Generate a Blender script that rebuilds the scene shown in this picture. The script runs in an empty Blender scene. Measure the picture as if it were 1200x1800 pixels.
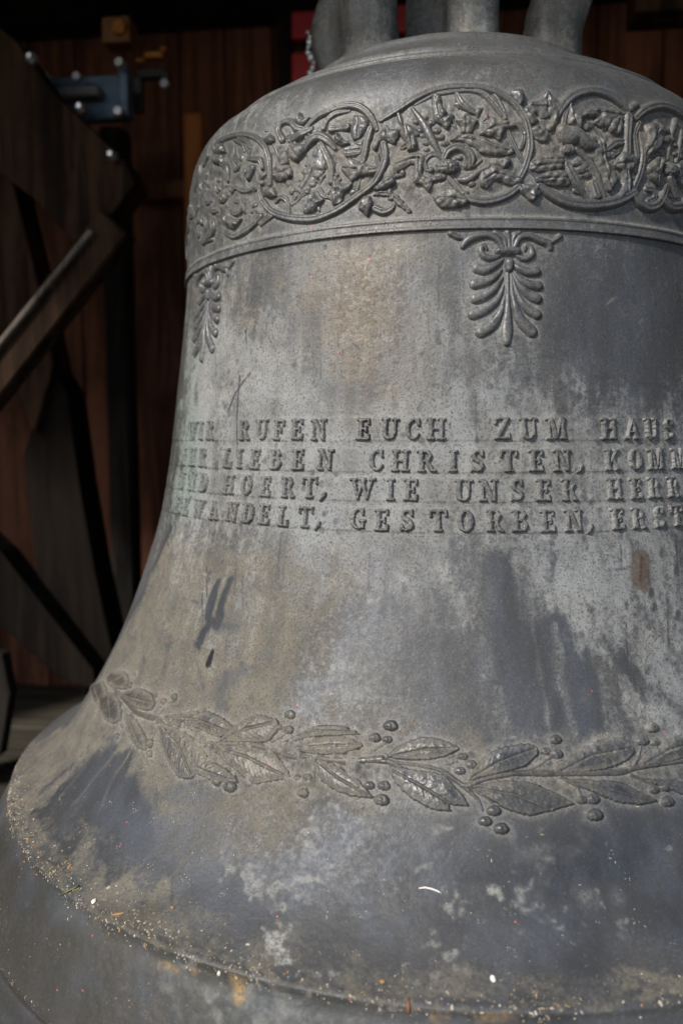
import bpy, math, random
import numpy as np
from mathutils import Matrix, Vector
random.seed(7); np.random.seed(7)
scene = bpy.context.scene
COL = scene.collection
R = math.radians

# ------------------------------------------------------------------ camera, sky, sun, exposure
CAM_D, CAM_H = 1.19170809, -0.00058459
YAW, PITCH, ROLL, FPX = -0.124367922, -0.0912764063, -0.00234663406, 1444.0153
def cam_axes():
    cy, sy, cp, sp = math.cos(YAW), math.sin(YAW), math.cos(PITCH), math.sin(PITCH)
    f = np.array([sy*cp, cy*cp, sp]); r = np.array([cy, -sy, 0.]); u = np.cross(r, f)
    cr, sr = math.cos(ROLL), math.sin(ROLL)
    return np.array([0, -CAM_D, CAM_H]), cr*r+sr*u, -sr*r+cr*u, f
CO, CR, CU, CF = cam_axes()
cd = bpy.data.cameras.new('camera'); cam = bpy.data.objects.new('camera', cd); COL.objects.link(cam)
cd.sensor_fit = 'HORIZONTAL'; cd.sensor_width = 24.0; cd.lens = FPX/1200*24.0
cd.clip_start = 0.05; cd.clip_end = 200
cd.dof.use_dof = True; cd.dof.focus_distance = 0.82; cd.dof.aperture_fstop = 3.2
cam.matrix_world = Matrix(((CR[0], CU[0], -CF[0], CO[0]), (CR[1], CU[1], -CF[1], CO[1]),
                           (CR[2], CU[2], -CF[2], CO[2]), (0, 0, 0, 1)))
scene.camera = cam

SUN_EL, SUN_AZ = R(37), R(-36)          # azimuth measured from -Y (where the camera stands) towards +X
world = bpy.data.worlds.new('World'); scene.world = world; world.use_nodes = True
wn = world.node_tree.nodes; wl = world.node_tree.links
sky = wn.new('ShaderNodeTexSky'); sky.sky_type = 'NISHITA'; sky.sun_disc = False
sky.sun_elevation = SUN_EL
sd = np.array([math.sin(SUN_AZ)*math.cos(SUN_EL), -math.cos(SUN_AZ)*math.cos(SUN_EL), math.sin(SUN_EL)])
sky.sun_rotation = math.atan2(sd[0], sd[1])
sky.dust_density = 1.5; sky.air_density = 1.0
wl.new(sky.outputs[0], wn['Background'].inputs['Color']); wn['Background'].inputs['Strength'].default_value = 0.085
sl = bpy.data.lights.new('sun', 'SUN'); so = bpy.data.objects.new('sun', sl); COL.objects.link(so)
sl.energy = 2.6; sl.angle = R(4); sl.color = (1.0, 0.955, 0.89)
so.rotation_euler = Vector(-sd).to_track_quat('-Z', 'Y').to_euler()
so.location = (-2, -4, 5)
scene.view_settings.view_transform = 'Standard'; scene.view_settings.look = 'None'
scene.view_settings.exposure = 1.0; scene.view_settings.gamma = 1.0

# ------------------------------------------------------------------ helpers
def obj(name, me, m=None, parent=None, kind=None):
    o = bpy.data.objects.new(name, me); COL.objects.link(o)
    if m is not None and me is not None: me.materials.append(m)
    if parent: o.parent = parent
    if kind: o['kind'] = kind
    return o
def tag(o, label, cat, group=None):
    o['label'] = label; o['category'] = cat
    if group: o['group'] = group
    return o
def mesh(name, verts, faces, smooth=False):
    me = bpy.data.meshes.new(name); me.from_pydata([tuple(map(float, v)) for v in verts], [], faces)
    if smooth: me.polygons.foreach_set('use_smooth', [True]*len(faces))
    me.update(); return me
def npmesh(name, V, F, smooth=True):
    me = bpy.data.meshes.new(name)
    V = np.ascontiguousarray(V, dtype=np.float32); F = np.ascontiguousarray(F, dtype=np.int32); k = F.shape[1]
    me.vertices.add(len(V)); me.vertices.foreach_set('co', V.ravel())
    me.loops.add(F.size); me.loops.foreach_set('vertex_index', F.ravel())
    me.polygons.add(len(F)); me.polygons.foreach_set('loop_start', np.arange(0, F.size, k, dtype=np.int32))
    me.polygons.foreach_set('use_smooth', np.full(len(F), smooth))
    me.update(calc_edges=True); me.validate()
    return me
def fattr(me, name, a):
    at = me.attributes.new(name, 'FLOAT', 'POINT'); at.data.foreach_set('value', np.ascontiguousarray(a, dtype=np.float32).ravel())
def box(c, size, rot=None, bevel=0.0, jit=0.0):
    """bevelled box: 24 vertices, returns verts, faces"""
    sx, sy, sz = [a/2 for a in size]; b = min(bevel, sx*.45, sy*.45, sz*.45)
    vs = []; idx = {}
    for ix in (-1, 1):
        for iy in (-1, 1):
            for iz in (-1, 1):
                for ax in range(3):
                    p = [ix*(sx-b), iy*(sy-b), iz*(sz-b)]
                    p[ax] += (ix, iy, iz)[ax]*b
                    idx[(ix, iy, iz, ax)] = len(vs); vs.append([q+random.uniform(-jit, jit) for q in p])
    fs = []
    def g(s, ax): return idx[(s[0], s[1], s[2], ax)]
    for ax in range(3):
        o1, o2 = (ax+1) % 3, (ax+2) % 3
        for s in (-1, 1):
            q = []
            for a, bb in ((-1, -1), (1, -1), (1, 1), (-1, 1)):
                t = [0, 0, 0]; t[ax] = s; t[o1] = a; t[o2] = bb; q.append(g(t, ax))
            fs.append(q if s > 0 else q[::-1])
    if b > 0:
        for ax in range(3):                                   # edges parallel to ax
            o1, o2 = (ax+1) % 3, (ax+2) % 3
            for a in (-1, 1):
                for c2 in (-1, 1):
                    t0 = [0, 0, 0]; t1 = [0, 0, 0]
                    t0[ax] = -1; t1[ax] = 1; t0[o1] = t1[o1] = a; t0[o2] = t1[o2] = c2
                    q = [g(t0, o1), g(t1, o1), g(t1, o2), g(t0, o2)]
                    fs.append(q if a*c2 < 0 else q[::-1])
        for ix in (-1, 1):
            for iy in (-1, 1):
                for iz in (-1, 1):
                    q = [g((ix, iy, iz), 0), g((ix, iy, iz), 1), g((ix, iy, iz), 2)]
                    fs.append(q if ix*iy*iz > 0 else q[::-1])
    M = rot if rot is not None else Matrix.Identity(3)
    C = Vector(c)
    return [tuple(C+M @ Vector(v)) for v in vs], fs
def beam_between(a, b, w, d, side=(0, 1, 0), bevel=.004):
    """box from a to b, w across (in the plane normal to side), d along side"""
    a = Vector(a); b = Vector(b); z = (b-a).normalized(); y = Vector(side); y = (y-y.dot(z)*z).normalized(); x = y.cross(z)
    M = Matrix((x, y, z)).transposed()
    return box((a+b)/2, (w, d, (b-a).length), M, bevel)
def join(*parts):
    V = []; F = []
    for v, f in parts:
        n = len(V); V += list(v); F += [[i+n for i in q] for q in f]
    return V, F
def tube(path, radii, seg=12, squash=1.0, cap=True):
    P = [Vector(p) for p in path]; V = []; F = []
    up = Vector((0.13, 0.97, 0.2))
    for i, p in enumerate(P):
        t = (P[min(i+1, len(P)-1)]-P[max(i-1, 0)]).normalized()
        x = up.cross(t).normalized(); y = t.cross(x)
        for k in range(seg):
            a = 2*math.pi*k/seg
            V.append(tuple(p+x*math.cos(a)*radii[i]+y*math.sin(a)*radii[i]*squash))
    for i in range(len(P)-1):
        for k in range(seg):
            k2 = (k+1) % seg
            F.append([i*seg+k, i*seg+k2, (i+1)*seg+k2, (i+1)*seg+k])
    if cap:
        F.append(list(range(seg))[::-1]); F.append([(len(P)-1)*seg+k for k in range(seg)])
    return V, F
def at(px, py, Y):
    """point where the line of sight through photo pixel (px, py) meets the plane y = Y"""
    d = CF+CR*((px-600)/FPX)-CU*((py-900)/FPX)
    return CO+d*((Y-CO[1])/d[1])

def hash2(ix, iy, seed):
    n = (ix.astype(np.int64)*374761393+iy.astype(np.int64)*668265263+seed*974634777) & 0x7fffffff
    n = (n ^ (n >> 13))*1274126177 & 0x7fffffff
    return ((n ^ (n >> 16)) & 0xffff)/65535.0
def vnoise(x, y, seed=0):
    ix = np.floor(x); iy = np.floor(y); fx = x-ix; fy = y-iy
    fx = fx*fx*(3-2*fx); fy = fy*fy*(3-2*fy); ix = ix.astype(np.int64); iy = iy.astype(np.int64)
    a = hash2(ix, iy, seed); b = hash2(ix+1, iy, seed); c = hash2(ix, iy+1, seed); d = hash2(ix+1, iy+1, seed)
    return (a*(1-fx)+b*fx)*(1-fy)+(c*(1-fx)+d*fx)*fy
def fbm(x, y, seed=0, o=4):
    s = 0; a = .5; t = 0
    for k in range(o):
        s = s+a*vnoise(x, y, seed+k*17); t += a; a *= .5; x = x*2.03+3.1; y = y*2.03+1.7
    return s/t

# ------------------------------------------------------------------ bell profile  (r, z), z = 0 at eye level of the camera
PROF = [(.0005, .4625), (.10, .4625), (.19, .4615), (.1985, .4605), (.2030, .4572), (.2075, .4500), (.2225, .4395), (.2530, .4195), (.2620, .4150),
        (.2690, .4140), (.2735, .4122), (.2760, .4085), (.2775, .4045), (.2880, .3990), (.2935, .3962), (.2965, .3935), (.2985, .3938), (.3040, .3928), (.3052, .3900), (.3050, .3875), (.3095, .3857), (.3200, .3790), (.3330, .3680),
        (.3425, .3540), (.3480, .3400), (.3520, .3180), (.3545, .2950), (.3562, .2700), (.3572, .2400), (.3580, .2180),
        (.3584, .2140), (.3602, .2128), (.3606, .2112), (.3600, .2096), (.3606, .2060), (.3618, .2032), (.3620, .2020), (.3612, .2012),
        (.3588, .2006), (.3586, .1960), (.3598, .1800), (.3622, .1600), (.3668, .1200), (.3715, .0800), (.3764, .0400), (.3812, .0000),
        (.3852, -.0300), (.3902, -.0600), (.3960, -.0900), (.4035, -.1200), (.4160, -.1600), (.4300, -.2000), (.4455, -.2400),
        (.4630, -.2800), (.4840, -.3200), (.5080, -.3600), (.5220, -.3800), (.5400, -.4000), (.5640, -.4195), (.5800, -.4290), (.5895, -.4338),
        (.5938, -.4358), (.5960, -.4384), (.5960, -.4418), (.5972, -.4470), (.6050, -.4605), (.6205, -.4900), (.6340, -.5200), (.6368, -.5255),
        (.6374, -.5275), (.6338, -.5294), (.6346, -.5318), (.6385, -.5340), (.6450, -.5500), (.6490, -.5620), (.6470, -.5720), (.6380, -.5755), (.6200, -.5760)]
PR = np.array(PROF)
def pchip(x, y, xx):
    h = np.diff(x); d = np.diff(y)/h; m = np.zeros_like(x)
    for k in range(1, len(x)-1):
        if d[k-1]*d[k] > 0:
            w1 = 2*h[k]+h[k-1]; w2 = h[k]+2*h[k-1]; m[k] = (w1+w2)/(w1/d[k-1]+w2/d[k])
    m[0] = d[0]; m[-1] = d[-1]
    j = np.clip(np.searchsorted(x, xx)-1, 0, len(x)-2); t = (xx-x[j])/h[j]
    return (2*t**3-3*t**2+1)*y[j]+(t**3-2*t**2+t)*h[j]*m[j]+(-2*t**3+3*t**2)*y[j+1]+(t**3-t**2)*h[j]*m[j+1]
tk = np.r_[0, np.cumsum(np.hypot(*np.diff(PR, axis=0).T))]
SD = np.linspace(0, tk[-1], 6000); SMAX = tk[-1]
RD = pchip(tk, PR[:, 0], SD); ZD = pchip(tk, PR[:, 1], SD)
ker = np.hanning(71); ker /= ker.sum()
def smth(a): return np.convolve(np.pad(a, 35, 'edge'), ker, 'valid')
TR, TZ = np.gradient(smth(RD)), np.gradient(smth(ZD)); L = np.hypot(TR, TZ)
NRD, NZD = -TZ/L, TR/L
def pr(s): return np.interp(s, SD, RD)
def pz(s): return np.interp(s, SD, ZD)
def s_of_z(z): return float(np.interp(-z, -ZD[60:5800], SD[60:5800]))
def surf(th, s, h):
    r = pr(s)+np.interp(s, SD, NRD)*h; z = pz(s)+np.interp(s, SD, NZD)*h
    return np.stack([r*np.sin(th), -r*np.cos(th), z], -1)
def pick(pts):
    """photo pixels -> (theta, s) on the bell wall"""
    p = np.atleast_2d(np.array(pts, float))[:, :2]
    d = CF+CR*((p[:, :1]-600)/FPX)-CU*((p[:, 1:2]-900)/FPX)
    t = np.linspace(.45, 1.25, 3200)
    out = np.full((len(p), 2), np.nan)
    zr = ZD[::-1]; rr = RD[::-1]; ssr = SD[::-1]
    for i in range(len(p)):
        P = CO+t[:, None]*d[i]
        q = np.hypot(P[:, 0], P[:, 1])-np.interp(P[:, 2], zr, rr)
        k = np.argmax(q <= 0)
        if q[k] > 0: k = int(np.argmin(q))
        out[i] = (math.atan2(P[k, 0], -P[k, 1]), np.interp(P[k, 2], zr, ssr))
    return out

# ------------------------------------------------------------------ signed distances in surface metres
def sd_stroke(X, Y, pts, rad):
    """returns signed distance and local radius"""
    best = np.full(X.shape, 9.); br = np.full(X.shape, rad[0]*1.0)
    if len(pts) == 1:
        return np.hypot(X-pts[0][0], Y-pts[0][1])-rad[0], br
    for k in range(len(pts)-1):
        ax, ay = pts[k]; bx, by = pts[k+1]; dx, dy = bx-ax, by-ay
        t = np.clip(((X-ax)*dx+(Y-ay)*dy)/(dx*dx+dy*dy+1e-12), 0, 1)
        r = rad[k]*(1-t)+rad[k+1]*t
        d = np.hypot(X-ax-t*dx, Y-ay-t*dy)-r
        m = d < best; best = np.where(m, d, best); br = np.where(m, r, br)
    return best, br
def sd_poly(X, Y, pts):
    n = len(pts); d = np.full(X.shape, 9.); ins = np.zeros(X.shape, bool)
    for i in range(n):
        ax, ay = pts[i]; bx, by = pts[(i+1) % n]; ex, ey = bx-ax, by-ay
        t = np.clip(((X-ax)*ex+(Y-ay)*ey)/(ex*ex+ey*ey+1e-12), 0, 1)
        d = np.minimum(d, np.hypot(X-ax-t*ex, Y-ay-t*ey))
        c = ((ay > Y) != (by > Y)) & (X < (bx-ax)*(Y-ay)/((by-ay) if abs(by-ay) > 1e-12 else 1e-12)+ax)
        ins ^= c
    return np.where(ins, -d, d)
def smooth_path(pts, rad, n=5):
    """Catmull-Rom through the traced points"""
    P = np.array(pts, float); q = np.array(rad, float)
    if len(P) < 3: return P.tolist(), q.tolist()
    Q = np.column_stack([P, q]); E = np.vstack([2*Q[0]-Q[1], Q, 2*Q[-1]-Q[-2]]); o = []
    for i in range(1, len(E)-2):
        for t in np.linspace(0, 1, n, endpoint=False):
            a, b, c, d = E[i-1], E[i], E[i+1], E[i+2]
            o.append(.5*((2*b)+(-a+c)*t+(2*a-5*b+4*c-d)*t*t+(-a+3*b-3*c+d)*t**3))
    o.append(E[-2]); o = np.array(o)
    return o[:, :2].tolist(), np.maximum(o[:, 2], 1e-5).tolist()
def smooth_poly(pts, n=4, k=.6):
    P = np.array(pts, float); m = len(P); o = []
    for i in range(m):
        a, b, c, d = P[i-1], P[i], P[(i+1) % m], P[(i+2) % m]
        for t in np.linspace(0, 1, n, endpoint=False):
            cr = .5*((2*b)+(-a+c)*t+(2*a-5*b+4*c-d)*t*t+(-a+3*b-3*c+d)*t**3); li = b+(c-b)*t
            o.append(cr*k+li*(1-k))
    return np.array(o).tolist()

# ------------------------------------------------------------------ the painted fields of the bell (dust, oxide, stains, some sheen and shade) on a (theta, s) grid
TH = np.concatenate([np.linspace(-math.pi, R(-84), 26)[:-1], np.linspace(R(-84), R(42), 640), np.linspace(R(42), math.pi, 50)[1:-1]])
def rows():
    s = 0.0; out = []
    while s < SMAX:
        out.append(s); z = pz(s); r = pr(s)
        ds = .0015
        if r < .19: ds = .02
        elif .199 < z < .2145: ds = .0004
        elif .386 < z < .414: ds = .0007
        elif -.445 < z < -.433 or -.5335 < z < -.525: ds = .0007
        elif -.11 < z < .03: ds = .0011
        s += ds
    return np.array(out+[SMAX])
SR = rows(); NT, NS = len(TH), len(SR)
GT, GS = np.meshgrid(TH, SR)
KEYS = ['fleck', 'dust', 'dark', 'pale', 'brown', 'ochre', 'green', 'black', 'halo', 'grit']
FLD = {k: np.zeros(GT.shape) for k in KEYS}
DISP = np.zeros(GT.shape)
def window(th0, th1, s0, s1):
    i0, i1 = np.searchsorted(SR, [s0, s1]); j0, j1 = np.searchsorted(TH, [th0, th1])
    return slice(max(i0-1, 0), i1+1), slice(max(j0-1, 0), j1+1)
def to_local(ts):
    s0 = float(np.mean(ts[:, 1])); t0 = float(np.mean(ts[:, 0])); r0 = float(pr(s0))
    return t0, s0, r0
def px_scale(ts):
    P = surf(ts[:, 0], ts[:, 1], 0); return np.linalg.norm(P-CO, axis=1)/FPX
def stain(key, pts, k=1.0, rad=None, soft=.012, rough=.6, mode='max', nscale=60, streak=1.0):
    """a stain (or painted sheen, shade) traced as a stroke (rad in photo pixels) or an outline, laid on the bell wall with ragged edges"""
    ts = pick(pts); t0, s0, r0 = to_local(ts)
    L_ = [((a-t0)*r0, b-s0) for a, b in ts]; xs = [a for a, _ in L_]; ys = [b for _, b in L_]
    sc = float(np.mean(px_scale(ts))); mr = (max(rad) if isinstance(rad, (list, tuple)) else (rad or 0))*sc+soft*3.2
    wy, wx = window(t0+(min(xs)-mr)/r0, t0+(max(xs)+mr)/r0, s0+min(ys)-mr, s0+max(ys)+mr)
    T_ = GT[wy, wx]; S_ = GS[wy, wx]
    if T_.size == 0: return
    X = (T_-t0)*r0; Y = S_-s0
    n = fbm(X*nscale+t0*50, Y*nscale*streak+s0*40, 5, 4)-.5
    wxn = (vnoise(X*nscale*.5, Y*nscale*.5*streak, 9)-.5)*soft*rough*2
    if rad is not None:
        rd = [q*sc for q in (rad if isinstance(rad, (list, tuple)) else [rad]*len(L_))]
        p2, r2 = smooth_path(L_, rd, 4); d, _ = sd_stroke(X+wxn, Y+wxn, p2, r2)
    else: d = sd_poly(X+wxn, Y+wxn, smooth_poly(L_, 3))
    wd = soft*(2.4 if soft >= .02 else 1.0); v = np.clip(.5-(d+n*soft*2.4*rough)/wd, 0, 1); v = v*v*(3-2*v)*k
    A = FLD[key][wy, wx]
    if mode == 'max': FLD[key][wy, wx] = np.maximum(A, v)
    elif mode == 'sub': FLD[key][wy, wx] = A*(1-v)
def P_(*a, **k): k['rough'] = 1.7; k['k'] = k.get('k', a[1] if len(a) > 1 else 1); stain('fleck', a[0], **k)
def lumps(pts, rad, amp, soft=.012):
    ts = pick(pts); t0, s0, r0 = to_local(ts); sc = float(np.mean(px_scale(ts)))
    L_ = [((a-t0)*r0, b-s0) for a, b in ts]; m = rad*sc+soft; xs = [a for a, _ in L_]; ys = [b for _, b in L_]
    wy, wx = window(t0+(min(xs)-m)/r0, t0+(max(xs)+m)/r0, s0+min(ys)-m, s0+max(ys)+m)
    X = (GT[wy, wx]-t0)*r0; Y = GS[wy, wx]-s0; d, _ = sd_stroke(X, Y, L_, [rad*sc]*len(L_))
    DISP[wy, wx] += np.clip(-d/soft, 0, 1)*(fbm(X*170, Y*170, 88, 4)-.38)*amp
# --- broad patina, pale tones and painted sheen
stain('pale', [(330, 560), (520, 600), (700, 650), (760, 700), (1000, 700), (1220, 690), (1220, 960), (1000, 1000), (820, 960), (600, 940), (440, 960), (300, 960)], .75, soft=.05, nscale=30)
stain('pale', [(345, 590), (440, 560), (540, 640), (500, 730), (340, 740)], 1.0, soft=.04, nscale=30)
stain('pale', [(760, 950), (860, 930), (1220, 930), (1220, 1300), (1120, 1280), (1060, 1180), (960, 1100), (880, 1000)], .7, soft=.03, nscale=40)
stain('pale', [(700, 950), (760, 940), (840, 1000), (850, 1080), (740, 1100), (700, 1040)], .75, soft=.03, nscale=40)  # sky sheen on the waist painted in as pale colour
stain('pale', [(340, 230), (480, 160), (700, 110), (900, 110), (900, 150), (700, 160), (500, 210), (350, 300)], .35, soft=.02)
stain('dust', [(300, 940), (420, 930), (580, 960), (650, 1100), (560, 1220), (660, 1280), (1220, 1290), (1220, 1330), (1220, 1430), (1000, 1430), (700, 1450), (560, 1480), (470, 1600), (300, 1500), (180, 1330), (90, 1300), (200, 1150), (260, 1020)], .85, soft=.05, nscale=26)
stain('dust', [(60, 1320), (150, 1420), (330, 1560), (520, 1640), (760, 1690), (1220, 1700), (1220, 1748), (950, 1770), (600, 1746), (430, 1702), (250, 1645), (130, 1570), (40, 1440)], .85, soft=.016, nscale=40)
stain('dust', [(60, 1290), (30, 1350), (60, 1500), (110, 1520), (100, 1400), (200, 1300), (160, 1240)], .8, soft=.02)
stain('dust', [(480, 470), (780, 430), (800, 620), (760, 740), (600, 700), (470, 640)], .45, soft=.04, nscale=30)
stain('dust', [(340, 490), (470, 450), (480, 640), (420, 700), (330, 640)], .55, soft=.03)
stain('dust', [(400, 330), (640, 230), (1000, 200), (1220, 230), (1220, 350), (900, 350), (600, 370), (380, 420)], .55, soft=.03, nscale=50)
stain('green', [(318, 560), (350, 560), (350, 740), (345, 900), (290, 920), (300, 760)], .8, soft=.02)
stain('green', [(0, 1480), (150, 1590), (400, 1715), (600, 1810), (0, 1810)], .95, soft=.05)
stain('green', [(330, 250), (420, 220), (480, 280), (420, 420), (330, 450)], .45, soft=.03)
stain('ochre', [(520, 420), (720, 430), (700, 560), (720, 680), (600, 640), (540, 520)], .22, soft=.05, nscale=20)
# --- dark, wiped metal; flare and lip also take painted shade
def D(p, k=1., **q): stain('dark', p, k, **q)
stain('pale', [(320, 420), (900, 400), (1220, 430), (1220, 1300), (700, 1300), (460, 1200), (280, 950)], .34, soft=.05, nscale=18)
D([(850, 970), (885, 960), (925, 1088), (1000, 1090), (1060, 1190), (1068, 1285), (960, 1290), (890, 1260), (866, 1100)], .65, soft=.014, nscale=60, streak=.3)
stain('dark', [(930, 1090), (950, 1180), (964, 1290)], .8, rad=4.5, soft=.004, mode='sub')
stain('dark', [(970, 1095), (985, 1170), (1004, 1290)], .75, rad=9, soft=.005, mode='sub')
stain('dark', [(1012, 1100), (1025, 1160)], .6, rad=5, soft=.005, mode='sub')
D([(590, 1090), (650, 1055), (705, 1040), (720, 1110), (650, 1145), (590, 1135)], .6, soft=.03)
D([(700, 970), (716, 1100)], .35, rad=10, soft=.02)
D([(470, 1190), (560, 1170), (680, 1190), (690, 1240), (600, 1262), (480, 1245)], .5, soft=.03)
D([(740, 1180), (850, 1150), (860, 1290), (740, 1270)], .4, soft=.03)
D([(383, 1022), (372, 1062), (366, 1085)], 1.0, rad=10, soft=.005)
D([(404, 1020), (393, 1060), (380, 1098)], 1.0, rad=11, soft=.006)
D([(372, 1095), (350, 1137)], 1.0, rad=12, soft=.007)
D([(390, 1108), (415, 1112)], .6, rad=11, soft=.012)
stain('black', [(374, 1148), (367, 1168)], 1.0, rad=[6, 7.5], soft=.002)
D([(345, 1158), (352, 1185), (358, 1212)], .55, rad=2.6, soft=.005)
D([(412, 1165), (438, 1188), (368, 1256), (388, 1206)], .6, soft=.012)
D([(494, 935), (488, 1015)], .7, rad=2.4, soft=.003)
D([(505, 930), (497, 1010)], .4, rad=2, soft=.003)
D([(440, 655), (416, 690), (399, 728)], .85, rad=1.6, soft=.0018, rough=.3)
D([(421, 660), (418, 720), (416, 805)], .75, rad=1.8, soft=.002, rough=.3)
D([(320, 1052), (350, 1062)], .5, rad=1.2, soft=.002)
D([(350, 735), (346, 690), (352, 640)], .4, rad=8, soft=.01)
D([(60, 1440), (100, 1395), (165, 1330), (200, 1320), (240, 1312), (225, 1360), (262, 1415), (278, 1475), (235, 1525), (188, 1548), (150, 1475), (120, 1505), (75, 1455)], .8, soft=.012, nscale=70, streak=.4)
D([(200, 1320), (150, 1365), (60, 1430)], .7, rad=9, soft=.01)
D([(130, 1345), (80, 1385)], .5, rad=8, soft=.01)
stain('dark', [(203, 1322), (170, 1365), (130, 1410)], .7, rad=3.5, soft=.004, mode='sub')
stain('dark', [(228, 1322), (196, 1375), (172, 1430)], .7, rad=2.5, soft=.003, mode='sub')
stain('dark', [(150, 1350), (105, 1400)], .6, rad=3, soft=.004, mode='sub')
D([(240, 1520), (280, 1500), (312, 1525), (300, 1560), (250, 1580)], .7, soft=.014)
D([(302, 1590), (304, 1550), (318, 1540), (336, 1552), (340, 1575)], .8, rad=3.2, soft=.004)
D([(352, 1585), (355, 1600)], .7, rad=4, soft=.004)
D([(555, 1415), (610, 1420), (625, 1500), (570, 1500)], .6, soft=.016)
D([(380, 1560), (470, 1500), (640, 1470), (860, 1480), (1220, 1440), (1220, 1680), (1000, 1700), (760, 1680), (560, 1650), (420, 1620)], .8, soft=.05, nscale=28)  # broad dark patina on the flare, its shade painted in too
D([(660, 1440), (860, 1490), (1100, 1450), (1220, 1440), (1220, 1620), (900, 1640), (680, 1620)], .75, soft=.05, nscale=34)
D([(0, 1380), (60, 1530), (240, 1660), (420, 1720), (600, 1765), (950, 1785), (1220, 1768), (1220, 1810), (560, 1810), (300, 1760), (60, 1640), (0, 1560)], .8, soft=.02, nscale=40)  # lip: dark patina, deepened in colour to paint in shade
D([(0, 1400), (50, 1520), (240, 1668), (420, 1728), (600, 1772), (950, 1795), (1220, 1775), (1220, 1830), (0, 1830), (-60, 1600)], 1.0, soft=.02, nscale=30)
D([(1060, 1125), (1120, 1195), (1160, 1225), (1215, 1258)], .45, rad=[7, 12, 12, 12], soft=.012)
D([(1128, 1210), (1138, 1245)], .5, rad=5, soft=.006)
D([(1110, 1050), (1160, 1110)], .35, rad=9, soft=.012)
D([(965, 430), (1220, 445), (1220, 735), (1060, 720), (985, 690), (950, 600), (945, 500)], .42, soft=.04, nscale=30)
D([(1030, 655), (1110, 675), (1215, 700)], .6, rad=6, soft=.012)
D([(590, 680), (680, 640), (690, 730), (600, 790)], .5, soft=.03)
D([(590, 700), (640, 760), (600, 830)], .35, rad=18, soft=.02)
D([(612, 420), (616, 470)], .45, rad=4, soft=.004)
D([(626, 420), (628, 455)], .35, rad=3, soft=.004)
D([(300, 930), (270, 1000), (225, 1090)], .55, rad=9, soft=.014)
D([(300, 1120), (285, 1200)], .4, rad=6, soft=.01)
D([(500, 150), (800, 100), (1000, 112), (1220, 190), (1220, 215), (1000, 150), (800, 130), (540, 170)], .35, soft=.02)
for _ in range(26):
    x = random.uniform(540, 1180); y = random.uniform(960, 1250); D([(x, y), (x+random.uniform(-4, 4), y+random.uniform(30, 110))], random.uniform(.12, .35), rad=random.uniform(2, 8), soft=.008)
for _ in range(16):
    x = random.uniform(340, 1180); y = random.uniform(450, 640); D([(x, y), (x+random.uniform(-3, 3), y+random.uniform(40, 120))], random.uniform(.1, .25), rad=random.uniform(2, 9), soft=.01)
D([(300, 1440), (560, 1430), (860, 1440), (1220, 1420), (1220, 1740), (950, 1755), (600, 1735), (330, 1640)], .85, soft=.05, nscale=20)  # flare darkened further in colour: patina plus painted shade
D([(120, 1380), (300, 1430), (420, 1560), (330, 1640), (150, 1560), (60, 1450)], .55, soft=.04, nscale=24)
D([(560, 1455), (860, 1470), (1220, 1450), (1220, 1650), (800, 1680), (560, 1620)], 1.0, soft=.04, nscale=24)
D([(520, 1110), (700, 1000), (860, 1000), (900, 1290), (700, 1290), (560, 1260)], .35, soft=.06, nscale=22)
for _ in range(48):
    x = random.uniform(380, 1190); y = random.uniform(1460, 1730); q = random.uniform(1, 4.5); stain('fleck', [(x, y), (x+random.uniform(-6, 14), y+random.uniform(-4, 12))], random.uniform(.2, .6), rad=q, soft=.005, nscale=170, rough=1.8)
for _ in range(60):
    x = random.uniform(340, 1190); y = random.uniform(430, 1250); q = random.uniform(2, 6); D([(x, y), (x+2, y+random.uniform(2, 14))], random.uniform(.2, .5), rad=q, soft=.004, nscale=150, rough=1.2)
for _ in range(46):
    x = random.uniform(350, 1190); y = random.choice((random.uniform(935, 1180), random.uniform(935, 1050), random.uniform(430, 700))); D([(x, y), (x+random.uniform(-3, 3), y+random.uniform(25, 100))], random.uniform(.35, .8), rad=random.uniform(.8, 2.2), soft=.0022, streak=.3)
for _ in range(14):
    x = random.uniform(350, 1150); y = random.uniform(440, 1600); L1 = random.uniform(20, 80); an = random.uniform(-.9, .9); P_([(x, y), (x+L1*math.cos(an), y+L1*math.sin(an)*.6)], .5, rad=.6, soft=.0012)
stain('dust', [(26, 1345), (30, 1430), (100, 1535), (150, 1595), (250, 1645), (320, 1670), (430, 1702), (525, 1730), (600, 1747), (785, 1767), (950, 1772), (1050, 1767), (1200, 1752)], .9, rad=8, soft=.006, nscale=90, rough=1.3)
stain('brown', [(0, 1420), (60, 1560), (240, 1690), (420, 1750), (560, 1810), (0, 1810)], .25, soft=.02, nscale=50, rough=2.5)
lumps([(0, 1560), (150, 1680), (380, 1780), (700, 1800), (1100, 1800)], 90, .0006, .02)
# --- spots, patches
stain('brown', [(1127, 985), (1127, 1018)], 1.0, rad=20, soft=.006, rough=.3)
stain('brown', [(1128, 980), (1129, 1000), (1126, 1022)], 1.4, rad=3.5, soft=.003)
D([(1085, 1004), (1110, 1000)], .5, rad=3, soft=.004)
for (x, y, r, k) in [(1162, 970, 8, .6), (1190, 1000, 9, .5), (1103, 1065, 7, .7), (1152, 1066, 7, .6), (1146, 1040, 6, .6), (1193, 1080, 9, .5), (1063, 1120, 6, .6), (1138, 1175, 8, .5), (1140, 1200, 4, .5), (960, 1015, 4, .5), (1082, 1040, 4, .6)]:
    D([(x, y), (x, y+r*.9)], k, rad=r*.7, soft=.004, rough=.3)
P_([(475, 1628), (505, 1640), (508, 1690), (470, 1672)], .9, soft=.006, nscale=160)
P_([(400, 1525), (440, 1545), (465, 1575)], .6, rad=7, soft=.007, nscale=150)
P_([(485, 1560), (500, 1575)], .6, rad=9, soft=.007, nscale=150)
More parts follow.
